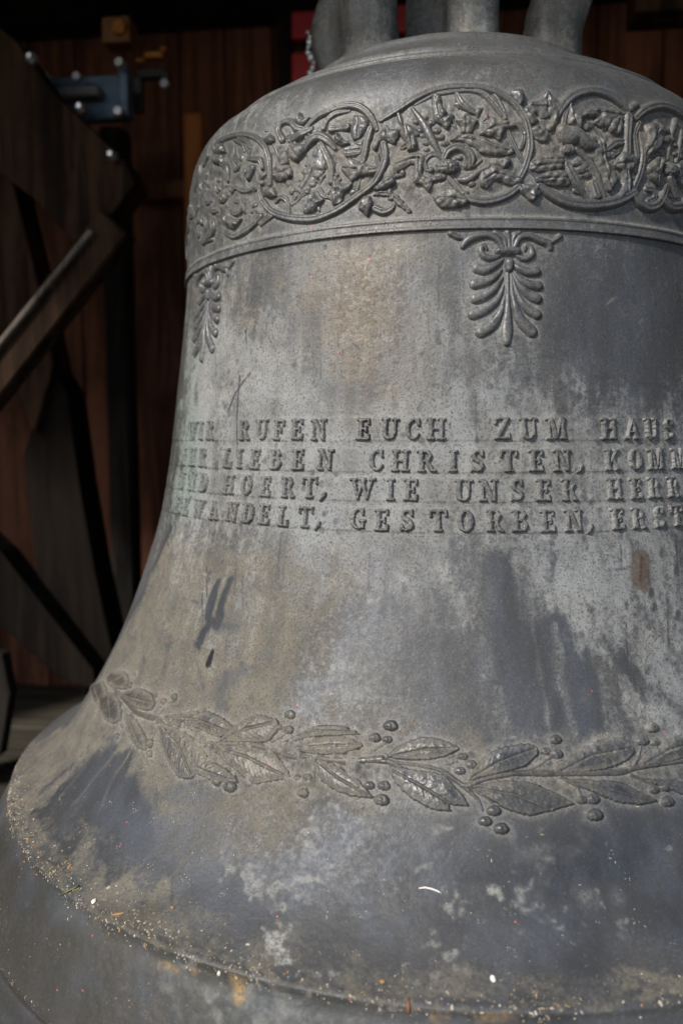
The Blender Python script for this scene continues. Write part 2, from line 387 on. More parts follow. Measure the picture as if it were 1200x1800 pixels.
P_([(520, 1555), (568, 1555)], .8, rad=6, soft=.006, nscale=180)
P_([(805, 1548), (812, 1568)], .8, rad=7, soft=.006, nscale=150)
P_([(780, 1588), (840, 1595), (885, 1588)], .7, rad=5, soft=.006, nscale=150)
P_([(915, 1550), (920, 1590), (955, 1615)], .5, rad=6, soft=.008, nscale=150)
P_([(800, 1680), (808, 1695)], .6, rad=6, soft=.006, nscale=150)
P_([(760, 1670), (775, 1672)], .5, rad=6, soft=.006, nscale=150)
P_([(980, 1500), (1010, 1530)], .35, rad=14, soft=.02)
P_([(690, 1783), (700, 1787)], .9, rad=9, soft=.006, nscale=150)
P_([(280, 1700), (350, 1722)], .6, rad=9, soft=.008, nscale=120)
P_([(435, 1745), (450, 1775)], .8, rad=12, soft=.008, nscale=120)
P_([(360, 1745), (385, 1770)], .7, rad=9, soft=.007, nscale=140)
P_([(490, 1760), (540, 1785)], .6, rad=10, soft=.008, nscale=130)
P_([(540, 1465), (545, 1475)], .5, rad=7, soft=.008, nscale=150)
P_([(1100, 1260), (1180, 1265)], .4, rad=14, soft=.02)
stain('ochre', [(285, 1700), (312, 1714)], .9, rad=6, soft=.006, nscale=140)
stain('ochre', [(418, 1725), (424, 1750)], 1.0, rad=10, soft=.007, nscale=120)
stain('ochre', [(845, 1790), (900, 1797)], .7, rad=7, soft=.006, nscale=140)
stain('ochre', [(770, 1790), (790, 1797)], .7, rad=6, soft=.006, nscale=140)
stain('ochre', [(340, 1710), (346, 1715)], .6, rad=5, soft=.006, nscale=140)
stain('brown', [(60, 1535), (62, 1537)], .7, rad=6, soft=.005)
stain('brown', [(600, 280), (612, 270)], .5, rad=10, soft=.01)
stain('grit', [(560, 425), (640, 404), (760, 396), (800, 398), (740, 500), (800, 640), (720, 700), (660, 560)], .9, soft=.03)
stain('grit', [(300, 1600), (100, 1350), (300, 1380), (700, 1450), (1220, 1480), (1220, 1720), (600, 1720)], .8, soft=.03)
stain('grit', [(620, 110), (820, 92), (960, 100), (900, 120), (640, 130)], .7, soft=.01)
# the bell wall just under each row of lettering: the edge of the wax strip the letters were set on
ROW_BASE = [-.0036, -.0345, -.0630, -.0925]
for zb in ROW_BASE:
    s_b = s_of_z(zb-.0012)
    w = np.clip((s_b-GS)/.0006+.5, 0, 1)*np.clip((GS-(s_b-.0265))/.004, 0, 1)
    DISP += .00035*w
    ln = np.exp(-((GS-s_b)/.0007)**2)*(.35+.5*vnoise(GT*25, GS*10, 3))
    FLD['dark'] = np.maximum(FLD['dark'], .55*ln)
DISP += (fbm(GT*9, GS*22, 31, 3)-.5)*.0012+(fbm(GT*60, GS*150, 41, 3)-.5)*.00022

zf = pz(GS); fm = np.clip((zf-.230)/.016, 0, 1)*np.clip((.330-zf)/.016, 0, 1)
DISP += fm*(fbm(GT*38, GS*115, 61, 3)-.40)*.0052
del zf, fm
lumps([(300, 1270), (350, 1330), (430, 1350), (520, 1340), (600, 1340)], 60, .012, .02)
lumps([(200, 1230), (260, 1290), (300, 1340)], 40, .0035)
lumps([(660, 1330), (900, 1360), (1200, 1330)], 50, .0022)
def sample_fields(th, s):
    j = np.clip(np.searchsorted(TH, th), 1, NT-1); i = np.clip(np.searchsorted(SR, s), 1, NS-1)
    return {k: FLD[k][i, j] for k in KEYS}

# ------------------------------------------------------------------ materials
class NT_:
    def __init__(self, name):
        self.m = bpy.data.materials.new(name); self.m.use_nodes = True
        self.n = self.m.node_tree.nodes; self.l = self.m.node_tree.links; self.b = self.n['Principled BSDF']
    def new(self, t, **k):
        q = self.n.new(t)
        for a, v in k.items(): setattr(q, a, v)
        return q
    def put(self, sock, v):
        if hasattr(v, 'is_linked') or isinstance(v, bpy.types.NodeSocket): self.l.new(v, sock)
        else: sock.default_value = v
    def coord(self, scale=(1, 1, 1)):
        c = self.new('ShaderNodeTexCoord'); mp = self.new('ShaderNodeMapping'); self.l.new(c.outputs['Object'], mp.inputs[0])
        mp.inputs['Scale'].default_value = scale; return mp.outputs[0]
    def noise(self, scale, detail=6, rough=.55, vec=None, dist=0.0):
        q = self.new('ShaderNodeTexNoise'); q.inputs['Scale'].default_value = scale; q.inputs['Detail'].default_value = detail
        q.inputs['Roughness'].default_value = rough; q.inputs['Distortion'].default_value = dist
        self.l.new(vec if vec is not None else self.coord(), q.inputs['Vector']); return q.outputs['Fac']
    def voro(self, scale, vec=None, feature='F1'):
        q = self.new('ShaderNodeTexVoronoi'); q.inputs['Scale'].default_value = scale; q.feature = feature
        self.l.new(vec if vec is not None else self.coord(), q.inputs['Vector']); return q
    def ramp(self, fac, lo, hi, a=0., b=1.):
        q = self.new('ShaderNodeMapRange', interpolation_type='SMOOTHSTEP'); self.put(q.inputs['Value'], fac)
        q.inputs['From Min'].default_value = lo; q.inputs['From Max'].default_value = hi
        q.inputs['To Min'].default_value = a; q.inputs['To Max'].default_value = b; return q.outputs[0]
    def math(self, op, a, b=0., c=None, clamp=False):
        q = self.new('ShaderNodeMath', operation=op, use_clamp=clamp); self.put(q.inputs[0], a); self.put(q.inputs[1], b)
        if c is not None: self.put(q.inputs[2], c)
        return q.outputs[0]
    def mix(self, f, a, b):
        q = self.new('ShaderNodeMix', data_type='RGBA'); self.put(q.inputs[0], f)
        self.put(q.inputs[6], a if not isinstance(a, tuple) else (*a, 1)[:4]); self.put(q.inputs[7], b if not isinstance(b, tuple) else (*b, 1)[:4])
        return q.outputs[2]
    def attr(self, name):
        q = self.new('ShaderNodeAttribute', attribute_name=name); return q.outputs['Fac']
    def bump(self, h, strength, dist, prev=None):
        q = self.new('ShaderNodeBump'); q.inputs['Strength'].default_value = strength; q.inputs['Distance'].default_value = dist
        self.put(q.inputs['Height'], h)
        if prev is not None: self.l.new(prev, q.inputs['Normal'])
        return q.outputs[0]

def bronze(name, relief=False, SHINE=(.16, .35), face=.50, tone=1.0, MR=(.32, .53), HT=(.35, .95)):
    t = NT_(name); C = t.coord(); CS = t.coord((1, 1, .13))
    n1 = t.noise(9, 7, .62, C, .4); n2 = t.noise(34, 6, .65, C, .2); n3 = t.noise(170, 5, .7, C); n4 = t.noise(470, 4, .65, C); t.b.inputs['Specular IOR Level'].default_value = .32
    st = t.noise(26, 6, .6, CS); st2 = t.noise(75, 5, .65, CS)
    metal = t.mix(t.ramp(n1, .32, .68), (.066, .066, .067), (.104, .102, .097))
    metal = t.mix(t.ramp(st, .40, .66, 0, .55), metal, (.104, .110, .121))
    metal = t.mix(t.ramp(n2, .45, .70, 0, .5), metal, (.094, .090, .080))
    oxide_sheen = t.mix(t.ramp(n2, .35, .65), (.152, .151, .140), (.246, .246, .236))
    oxide_sheen = t.mix(t.ramp(n1, .40, .65, 0, .6), oxide_sheen, (.212, .226, .236))  # bluish pale tone also paints the waist sheen
    dust = t.mix(t.ramp(n2, .3, .7), (.082, .073, .055), (.134, .119, .090))
    # how much dust / oxide (with the painted sheen) shows
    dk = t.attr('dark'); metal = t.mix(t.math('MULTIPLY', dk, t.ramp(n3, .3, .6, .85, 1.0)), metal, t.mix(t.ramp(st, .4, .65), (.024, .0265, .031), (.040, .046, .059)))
    df = t.math('ADD', t.attr('dust'), t.ramp(n2, .3, .7, -.16, .16)); df = t.math('ADD', df, t.ramp(n3, .38, .62, -.15, .15))
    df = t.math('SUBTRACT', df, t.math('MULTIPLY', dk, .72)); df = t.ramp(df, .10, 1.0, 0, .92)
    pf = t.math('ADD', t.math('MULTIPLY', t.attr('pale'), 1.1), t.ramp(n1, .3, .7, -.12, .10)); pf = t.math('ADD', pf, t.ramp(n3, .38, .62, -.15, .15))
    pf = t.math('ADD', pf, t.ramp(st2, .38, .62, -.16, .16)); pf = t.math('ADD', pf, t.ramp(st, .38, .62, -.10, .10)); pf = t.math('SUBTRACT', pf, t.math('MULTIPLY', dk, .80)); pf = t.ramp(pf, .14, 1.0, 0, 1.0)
    col = t.mix(df, metal, dust); col = t.mix(t.math('MULTIPLY', pf, .85), col, oxide_sheen)
    flk = t.math('MULTIPLY', t.attr('fleck'), t.ramp(n3, .30, .60, .15, .95)); col = t.mix(flk, col, t.mix(t.ramp(n2, .3, .7), (.20, .20, .19), (.30, .295, .27)))
    halo = t.math('MULTIPLY', t.attr('halo'), t.ramp(n3, .25, .6, .35, .9)); col = t.mix(halo, col, (.215, .208, .190))
    if relief:
        ht = t.attr('ht'); top = t.math('MULTIPLY', t.ramp(ht, HT[0], HT[1]), t.ramp(n3, .2, .65, .55, 1.0))
        col = t.mix(t.math('MULTIPLY', top, face), col, t.mix(t.ramp(n2, .35, .65), (.080*tone, .081*tone, .084*tone), (.130*tone, .127*tone, .116*tone)))
    gf = t.attr('green'); col = t.mix(t.math('MULTIPLY', gf, t.ramp(n1, .3, .7, .45, .9)), col, t.mix(pf, (.024, .026, .016), (.165, .205, .185)))
    col = t.mix(t.math('MULTIPLY', t.attr('brown'), .75), col, (.060, .036, .022))
    col = t.mix(t.math('MULTIPLY', t.attr('ochre'), .7), col, (.26, .165, .06))
    # blackish droplet spots, two sizes
    v = t.voro(70, C); sp = t.math('MULTIPLY', t.ramp(v.outputs['Distance'], .16, .34, 1, 0), t.ramp(t.noise(15, 2, .5, C), .50, .62))
    v2 = t.voro(190, C); sp2 = t.math('MULTIPLY', t.ramp(v2.outputs['Distance'], .14, .34, 1, 0), t.ramp(t.noise(28, 3, .5, C), .47, .62))
    col = t.mix(t.math('MULTIPLY', t.math('MAXIMUM', sp, sp2), t.ramp(n3, .3, .6, .35, .80)), col, (.055, .055, .058))
    col = t.mix(t.ramp(n4, .52, .62, 0, .66), col, (.045, .045, .048))
    col = t.mix(t.math('MULTIPLY', t.ramp(n4, .44, .28, 0, .40), t.ramp(dk, 0, 1, 1, .4)), col, (.21, .207, .195))
    # grit: tiny pale and coral grains lying on the metal
    v3 = t.voro(420, C); g3 = t.math('MULTIPLY', t.ramp(v3.outputs['Distance'], .13, .22, 1, 0), t.ramp(t.noise(60, 3, .6, C), .60, .68))
    g3 = t.math('MULTIPLY', g3, t.math('ADD', t.math('MULTIPLY', t.attr('grit'), .95), .02)); col = t.mix(g3, col, (.62, .60, .54))
    v4 = t.voro(130, C); sep = t.new('ShaderNodeSeparateColor'); t.l.new(v4.outputs['Color'], sep.inputs[0])
    g4 = t.math('MULTIPLY', t.ramp(v4.outputs['Distance'], .09, .14, 1, 0), t.math('GREATER_THAN', sep.outputs[0], .965)); col = t.mix(t.math('MULTIPLY', g4, .85), col, (.42, .11, .09))
    # hair scratches
    ms = t.coord((1, 1, 1)); w1 = t.noise(3.1, 2, .5, t.coord((40, 40, 3)), 1.5); sc = t.ramp(t.math('ABSOLUTE', t.math('SUBTRACT', w1, .5)), .0, .0045, 1, 0)
    sc = t.math('MULTIPLY', sc, t.ramp(t.noise(7, 2, .5, ms), .53, .6)); col = t.mix(t.math('MULTIPLY', sc, .35), col, (.26, .26, .27))
    col = t.mix(t.attr('black'), col, (.008, .008, .009))
    t.l.new(col, t.b.inputs['Base Color'])
    cover = t.math('MAXIMUM', df, t.math('MULTIPLY', pf, .8)); cover = t.math('MAXIMUM', t.math('MAXIMUM', cover, halo), flk)
    rough = t.math('ADD', t.ramp(cover, 0, 1, MR[1], .84), t.ramp(n3, .3, .7, -.08, .08))
    if relief: rough = t.math('SUBTRACT', rough, t.math('MULTIPLY', top, SHINE[0]))
    t.l.new(rough, t.b.inputs['Roughness'])
    met = t.ramp(cover, 0, .9, MR[0], .03)
    if relief: met = t.math('MAXIMUM', met, t.math('MULTIPLY', top, SHINE[1]))
    met = t.math('MULTIPLY', met, t.ramp(dk, 0, 1, 1.0, .7)); t.l.new(met, t.b.inputs['Metallic'])
    b = t.bump(n4, .22, .0006); b = t.bump(n3, .28, .0014, b); b = t.bump(df, .25, .0008, b); b = t.bump(n2, .12, .002, b); b = t.bump(g3, .5, .0006, b)
    t.l.new(b, t.b.inputs['Normal'])
    return t.m
M_BELL = bronze('weathered_bronze'); M_REL = bronze('weathered_bronze_relief', True, (.20, .30), face=.58); M_LETTER = bronze('bronze_lettering', True, (.10, .25), face=.60, tone=.74)
M_WREATH = bronze('worn_bronze_wreath', True, (.34, .7), MR=(.32, .54), face=.45, HT=(.72, 1.0))

def wood(name, a, b, rough=.8, grain=(26, 26, 2.2), spec=.3):
    t = NT_(name); C = t.coord(grain); n = t.noise(1.0, 8, .62, C, .8); m = t.noise(4, 4, .6, t.coord()); f = t.noise(9, 4, .7, C)
    info = t.new('ShaderNodeObjectInfo')
    c = t.mix(t.ramp(n, .38, .62), a, b); c = t.mix(t.ramp(m, .45, .7, 0, .6), c, tuple(x*.45 for x in a))
    c = t.mix(t.ramp(f, .58, .72, 0, .6), c, tuple(x*.3 for x in a))
    c = t.mix(t.math('MULTIPLY', info.outputs['Random'], .45), c, tuple(x*.5 for x in b))
    t.l.new(c, t.b.inputs['Base Color']); t.b.inputs['Roughness'].default_value = rough; t.b.inputs['Specular IOR Level'].default_value = .06
    t.l.new(t.bump(n, .5, .004), t.b.inputs['Normal']); return t.m
def steel(name, a, b, rough=.5, met=.6):
    t = NT_(name); n = t.noise(18, 7, .65); m = t.noise(5, 5, .6)
    c = t.mix(t.ramp(n, .35, .65), a, b); c = t.mix(t.ramp(m, .5, .7, 0, .6), c, (.05, .03, .02))
    t.l.new(c, t.b.inputs['Base Color']); t.b.inputs['Roughness'].default_value = rough; t.b.inputs['Metallic'].default_value = met
    t.l.new(t.bump(n, .3, .002), t.b.inputs['Normal']); return t.m
def plain(name, c, rough=.6, met=0.):
    t = NT_(name); n = t.noise(60, 5, .6); t.l.new(t.mix(t.ramp(n, .3, .7), tuple(x*.75 for x in c), c), t.b.inputs['Base Color'])
    t.b.inputs['Roughness'].default_value = rough; t.b.inputs['Metallic'].default_value = met
    t.l.new(t.bump(n, .2, .0006), t.b.inputs['Normal']); return t.m
M_PLANK = wood('red_brown_boards', (.060, .026, .016), (.155, .066, .040))
M_POST = wood('old_dark_timber', (.009, .008, .007), (.024, .021, .018))
M_BEAM = wood('grey_weathered_timber', (.0085, .0050, .0028), (.038, .021, .012))
M_FLOOR = wood('floor_boards', (.030, .028, .021), (.070, .063, .049), grain=(2.2, 26, 26))
M_STEEL = steel('blue_grey_painted_steel', (.045, .070, .105), (.085, .125, .18), .4, .5)
M_DSTEEL = steel('dark_steel', (.02, .02, .022), (.05, .05, .052), .5, .7)
M_BOLT = steel('galvanised_bolt', (.35, .36, .37), (.6, .61, .62), .3, .9)
M_RED = plain('red_painted_wood', (.48, .035, .045), .5)
M_BRASS = plain('orange_brass', (.55, .24, .08), .35, .8)
M_GLASS = plain('glass_beads', (.75, .8, .85), .15, .6)
M_PAVE = plain('paving', (.13, .125, .12), .9)

# ------------------------------------------------------------------ relief pieces
HALOS = []
def build_patch(name, t0, s0, r0, hfun, bb, parent, res=.0008, mat=None, rough=.00018, ident=0):
    x0, x1, y0, y1 = bb; nx = max(4, int((x1-x0)/res)+1); ny = max(4, int((y1-y0)/res)+1)
    X, Y = np.meshgrid(np.linspace(x0, x1, nx), np.linspace(y0, y1, ny))
    h, hmax, d = hfun(X, Y)
    h = h+(fbm(X*420+t0*90, Y*420+s0*70, 3+ident, 3)-.5)*2*rough*np.clip(h/.001+.4, 0, 1)
    keepv = h > -.0007
    c = keepv[:-1, :-1] | keepv[1:, :-1] | keepv[:-1, 1:] | keepv[1:, 1:]
    idx = np.arange(nx*ny).reshape(ny, nx)
    F = np.stack([idx[:-1, :-1][c], idx[1:, :-1][c], idx[1:, 1:][c], idx[:-1, 1:][c]], 1)
    if len(F) == 0: return None
    used = np.zeros(nx*ny, bool); used[F.ravel()] = True; remap = np.cumsum(used)-1
    th = t0+X/r0; s = s0+Y
    P = surf(th, s, np.maximum(h, -.0016)).reshape(-1, 3)[used]
    me = npmesh(name, P, remap[F]); f = sample_fields(th.ravel()[used], s.ravel()[used])
    for k in KEYS:
        if k != 'halo': fattr(me, k, f[k])
    fattr(me, 'halo', np.clip(.9-h.ravel()[used]/.0011, 0, 1)*.6)
    fattr(me, 'ht', np.clip(h.ravel()[used]/hmax, 0, 1))
    HALOS.append((t0, s0, r0, bb, hfun))
    return obj(name, me, mat or (M_WREATH if parent.name.startswith('laurel') else M_REL), parent)
def stroke_h(d, r, H):
    q = np.clip(1+d/r, 0, 1); up = H*np.power(np.clip(1-q**2.4, 0, 1), .72)
    return np.where(d < 0, up, -.55*d)
def piece(name, kind, pts, parent, H=.0054, rads=None, veins=(), rough=.00018, cap=.0062, res=.0008, vein_k=.0017, rim=0., ident=0, margin=.0022):
    """pts in photo pixels; they are first laid on the bell wall, everything after that is in surface metres"""
    ts = pick(pts); t0, s0, r0 = to_local(ts); sc = px_scale(ts)
    L_ = [((a-t0)*r0, b-s0) for a, b in ts]
    vl = []
    for v in veins:
        tv = pick(v); vl.append([((a-t0)*r0, b-s0) for a, b in tv])
    if kind == 'stroke':
        rd = [q*k for q, k in zip(rads, sc)]; p2, r2 = smooth_path(L_, rd, 4); mr = max(rd)
        def hf(X, Y):
            d, lr = sd_stroke(X, Y, p2, r2); Hh = np.minimum(lr*1.05, cap)
            hh = stroke_h(d, lr, Hh)
            if cap >= .005 and name == 'tendril' and mr > .0030: hh = np.where(d < 0, hh-.0013*np.exp(-((1+d/lr)/.26)**2), hh)
            return hh, min(mr*1.05, cap), d
    elif kind == 'ball':
        p2 = L_; r2 = [rads[0]*sc[0]]; mr = r2[0]
        def hf(X, Y):
            an = p2[0][0]*900+p2[0][1]*700; ca, sa = math.cos(an), math.sin(an); U = (X-p2[0][0])*ca+(Y-p2[0][1])*sa; W = -(X-p2[0][0])*sa+(Y-p2[0][1])*ca
            wob = 1+.22*(vnoise(X*420+an, Y*420, 4)-.5); d = np.hypot(U*.78, W*1.16)*wob-mr; q = np.clip(1+d/mr, 0, 1)
            hh = mr*.82*np.sqrt(np.clip(1-q*q, 0, 1))*(1+.25*(vnoise(X*600, Y*600+an, 8)-.5))
            return np.where(d < 0, hh, -.55*d), mr*.85, d
    else:
        pl = smooth_poly(L_, 4, .55); mr = .001
        cx = float(np.mean([a for a, _ in L_])); cy = float(np.mean([b for _, b in L_])); ext = max(.004, max(math.hypot(a-cx, b-cy) for a, b in L_))
        def hf(X, Y):
            wob = (vnoise(X*520+7, Y*520, 6)-.5)*(.0013 if rim else .0005)
            d = sd_poly(X+wob, Y-wob, pl)-(-.0003 if rim else .0011)
            i = np.maximum(-d, 0); up = (H*(.50*(1-np.exp(-i/.0007))+.62*np.sqrt(np.clip(i/.0075, 0, 1)))) if rim else H*(1-np.exp(-i/.0013))
            up = up*(1+(.07 if rim else .28)*(vnoise(X*230+3, Y*230, 12+ident)-.5)*2)+H*(0 if rim else .14)*np.clip(i/.006, 0, 1)
            if rim: up = up+rim*np.exp(-((i-.0011)/.0007)**2)
            if rim and vl:
                v = vl[0]; a0, b0 = v[0]; a1, b1 = v[-1]; ll = math.hypot(a1-a0, b1-b0)+1e-9; tx, ty = (a1-a0)/ll, (b1-b0)/ll
                al = (X-a0)*tx+(Y-b0)*ty; dv, _ = sd_stroke(X, Y, v, [0.]*len(v)); ph = (al-dv*1.1)/.0058
                up = up-.00022*np.exp(-((ph-np.round(ph))/.13)**2)*np.clip(i/.0015, 0, 1)
            elif not rim: up = up+.0010*np.exp(-((i-.0008)/.0006)**2)
            for v in vl:
                dv, _ = sd_stroke(X, Y, v, [0.]*len(v)); up = up-vein_k*np.exp(-(dv/.0009)**2)*np.clip(i/.001, 0, 1)
            return np.where(d < 0, np.maximum(up, .0002), -.55*d), H*1.1, d
    xs = [a for a, _ in L_]; ys = [b for _, b in L_]; m = mr+margin
    return build_patch(name, t0, s0, r0, hf, (min(xs)-m, max(xs)+m, min(ys)-m, max(ys)+m), parent, res, rough=rough, ident=ident)

# ------------------------------------------------------------------ the bell: a thing with its parts
bell = bpy.data.objects.new('church_bell', None); COL.objects.link(bell); bell.location = (0, 0, 0)
tag(bell, 'large weathered grey bronze church bell with cast vine frieze, raised lettering and laurel wreath', 'bell')

frieze = obj('vine_frieze', None, None, bell)
Z = {1: (320, 180, 6.), 2: (460, 160, 1200/280), 3: (660, 130, 1200/280), 4: (880, 130, 3.75), 5: (750, 380, 4.), 7: (130, 1140, 1200/570), 8: (640, 1220, 1200/560)}
def zz(f, pts):
    ox, oy, k = Z[f]; return [(ox+p[0]/k, oy+p[1]/k) for p in pts]
cnt = [0]
def T(f, pts, name='tendril', parent=None, k=1.15, **kw):
    cnt[0] += 1; return piece(name, 'stroke', zz(f, pts), parent or frieze, rads=[max(p[2]/Z[f][2]*k, .8) for p in pts], ident=cnt[0] % 9, **kw)
def Lf(f, pts, veins=(), name='leaf', parent=None, **kw):
    cnt[0] += 1; return piece(name, 'poly', zz(f, pts), parent or frieze, veins=[zz(f, v) for v in veins], ident=cnt[0] % 9, **kw)
def Bl(f, x, y, r, name='grape', parent=None, **kw):
    cnt[0] += 1; return piece(name, 'ball', zz(f, [(x, y)]), parent or frieze, rads=[r/Z[f][2]*.94], **kw)
def tr(*a): return [tuple(a[i:i+3]) for i in range(0, len(a), 3)]
def pp(*a): return [tuple(a[i:i+2]) for i in range(0, len(a), 2)]
# scroll with the large boss
T(3, tr(40,350,20, 180,265,24, 300,190,25, 440,125,24, 600,100,23, 720,98,23, 850,118,24, 960,165,25, 1050,235,25, 1120,335,26, 1150,430,26, 1160,540,26, 1148,620,25, 1120,710,24, 1075,800,22), cap=.005)
T(3, tr(300,230,10, 420,165,14, 560,135,16, 700,122,16, 800,145,20, 870,205,22, 920,270,22, 965,335,20))
T(3, tr(870,130,10, 920,190,14, 960,270,15, 985,340,12))
T(3, tr(1075,850,26, 1000,910,27, 900,950,27, 800,962,27, 700,940,26, 640,890,22, 585,825,20, 540,775,18), cap=.005)
T(3, tr(990,430,16, 1040,540,17, 1100,650,17, 1170,740,18, 1230,800,20), cap=.0055)
T(3, tr(1000,395,18, 1060,385,20, 1102,430,18, 1110,500,17, 1090,560,12), cap=.005)
Lf(3, pp(860,335, 930,350, 1000,368, 1050,400, 980,420, 950,470, 930,505, 870,475, 785,462, 790,440, 840,400), [pp(1000,390, 900,410, 820,440)])
Lf(3, pp(430,160, 480,165, 495,240, 535,300, 515,345, 560,310, 588,325, 560,380, 540,420, 500,385, 450,362, 438,320), [pp(455,190, 480,300, 520,380)])
T(3, tr(610,150,14, 640,220,26, 700,270,24, 765,298,16))
Lf(3, pp(680,305, 718,345, 765,358, 740,400, 715,450, 650,452, 640,400, 603,355, 650,340), [pp(680,330, 680,440)])
Lf(3, pp(560,505, 600,472, 700,458, 800,480, 900,530, 1020,562, 1030,602, 900,622, 800,600, 740,560, 700,535, 640,505), [pp(620,485, 760,510, 900,570, 1000,585)], H=.0044)
T(3, tr(515,635,24, 545,582,28, 615,553,30, 685,580,32, 722,640,30, 715,690,20), cap=.005)
T(3, tr(385,725,16, 368,660,22, 410,612,24, 465,612,22, 510,640,18))
Bl(3, 540, 705, 72, 'boss'); Bl(3, 490, 775, 42, 'boss'); Bl(3, 630, 632, 22, 'grape')
Lf(3, pp(150,655, 230,615, 300,598, 372,620, 352,700, 350,760, 390,800, 450,770, 430,805, 402,886, 350,830, 290,815, 302,690, 262,680, 150,752, 138,705), [pp(330,640, 250,650, 160,690), pp(330,640, 325,740, 390,840)], H=.0044)
Lf(3, pp(438,930, 530,872, 600,870, 690,950, 672,990, 590,1008, 490,1006), [pp(670,960, 560,940, 480,940)])
Lf(3, pp(780,790, 800,730, 850,682, 930,700, 1050,765, 1100,800, 1080,838, 1000,835, 950,810, 885,808, 835,860, 790,845), [pp(820,800, 900,750, 1050,800)], H=.0044)
T(3, tr(660,688,12, 705,704,14, 745,688,13, 795,650,11))
T(3, tr(632,800,18, 700,795,27, 765,745,24, 850,700,28), cap=.0045)
Lf(3, pp(888,660, 960,640, 1002,630, 1010,680, 960,722, 935,700, 890,690))
T(3, tr(280,265,14, 370,390,27, 425,500,28, 480,600,16), 'grape_stalk')
for b in ((420,370,26), (460,430,28), (490,477,28), (522,527,28), (310,362,25), (352,470,27), (380,522,25), (386,572,22), (378,330,19)): Bl(3, *b)
Lf(3, pp(230,382, 275,405, 320,430, 330,470, 300,480, 312,560, 250,582, 228,520, 188,450), [pp(240,410, 270,480, 280,560)])
T(3, tr(172,300,13, 190,360,17, 205,402,9))
Lf(3, pp(1015,140, 1095,125, 1112,210, 1080,246, 1045,200))
# scroll right of it
Lf(4, pp(148,240, 190,196, 250,182, 302,118, 360,182, 420,190, 385,270, 342,370, 300,370, 330,285, 262,300, 240,262, 212,262, 240,312, 200,332, 168,290), [pp(300,150, 300,250), pp(200,220, 330,230)], H=.0044)
Lf(4, pp(190,370, 262,340, 302,390, 292,452, 220,432))
T(4, tr(325,350,18, 372,262,24, 430,182,28, 500,134,27, 600,116,25, 700,140,26, 780,190,25, 832,245,18), cap=.005)
T(4, tr(850,232,18, 892,202,16), 'bud')
T(4, tr(452,200,16, 418,262,18, 405,345,18))
T(4, tr(400,380,40, 440,410,56, 500,405,40, 560,465,34, 622,485,24), 'boss', cap=.0075)
Bl(4, 440, 500, 42, 'boss'); Bl(4, 590, 440, 34, 'grape'); Bl(4, 562, 352, 30, 'grape')
Lf(4, pp(188,590, 225,555, 300,540, 400,540, 424,570, 410,622, 330,640, 230,652, 185,632), [pp(200,585, 300,570, 410,565), pp(195,620, 300,605, 405,600)], H=.0048, vein_k=.0014)
Lf(4, pp(220,690, 330,640, 430,652, 440,742, 320,736, 240,722), [pp(240,700, 430,690)])
T(4, tr(250,740,24, 330,800,30, 430,848,32, 560,866,35, 700,855,33, 800,822,32, 868,785,26), cap=.0055)
Lf(4, pp(118,730, 232,742, 252,790, 205,842, 150,802, 118,770), [pp(130,745, 200,820)])
Lf(4, pp(562,320, 622,372, 672,452, 682,560, 722,622, 765,700, 710,778, 680,740, 650,642, 622,560, 608,500, 640,440, 612,382), [pp(600,360, 650,450, 660,560, 710,740)], H=.005)
Lf(4, pp(545,270, 600,232, 720,242, 832,270, 862,292, 800,292, 745,302, 700,352, 652,352, 598,325, 645,282, 590,292), [pp(580,260, 700,270, 840,285)], H=.005)
Lf(4, pp(742,290, 792,302, 772,402, 712,385, 700,342), [pp(765,310, 745,380)])
Lf(4, pp(450,200, 482,270, 552,280, 522,312, 520,362, 440,332, 444,262), [pp(455,220, 480,320)])
for b in ((500,592,28), (532,632,36), (562,664,28), (580,560,22), (605,605,20)): Bl(4, *b)
T(4, tr(490,500,18, 560,560,20, 620,650,20, 680,810,11), 'grape_stalk')
T(4, tr(430,600,26, 470,690,34, 560,822,14))
T(4, tr(830,290,32, 822,400,28, 820,530,28), cap=.006)
Lf(4, pp(738,602, 790,520, 892,560, 852,642, 832,642, 842,790, 782,832, 740,832, 800,742, 790,642), [pp(750,600, 860,590), pp(815,640, 820,780)], H=.0052)
T(4, tr(905,325,15, 872,400,18, 880,480,19, 888,560,17, 850,620,14), cap=.005)
T(4, tr(905,395,15, 926,500,19, 920,600,22, 892,700,22, 860,775,18), cap=.0055)
T(4, tr(690,500,18, 740,462,28, 805,452,20)); T(4, tr(700,562,12, 762,515,18))
T(4, tr(600,720,22, 622,805,30)); T(4, tr(480,770,16, 540,790,14))
# scroll at the right edge of the photograph
T(4, tr(880,295,18, 940,242,24, 1040,215,25, 1130,238,25, 1200,290,22), cap=.005)
Lf(4, pp(955,340, 1032,330, 1085,380, 1052,440, 1042,492, 960,542, 928,500, 962,430), [pp(1020,350, 1000,430, 950,520)], H=.005)
T(4, tr(940,502,12, 1000,485,15, 1065,480,16)); T(4, tr(935,545,12, 1045,532,14))
for b in ((1080,430,38), (1142,470,20), (1142,530,22), (1085,380,26), (1190,430,26), (1195,500,22)): Bl(4, *b)
T(4, tr(1142,310,18, 1112,430,14, 1090,562,11), 'grape_stalk'); T(4, tr(1180,380,14, 1170,480,14, 1150,580,12), 'grape_stalk')
Bl(4, 1110, 640, 58, 'boss'); T(4, tr(1105,690,28, 1142,805,20))
Lf(4, pp(1020,552, 1062,572, 1042,652, 1022,732, 980,692, 950,622), [pp(1030,570, 1010,700)])
T(4, tr(950,760,20, 990,770,22, 1000,820,20, 960,840,16)); T(4, tr(862,790,26, 905,850,28, 960,882,28, 1022,862,30, 1062,792,28, 1082,742,18))
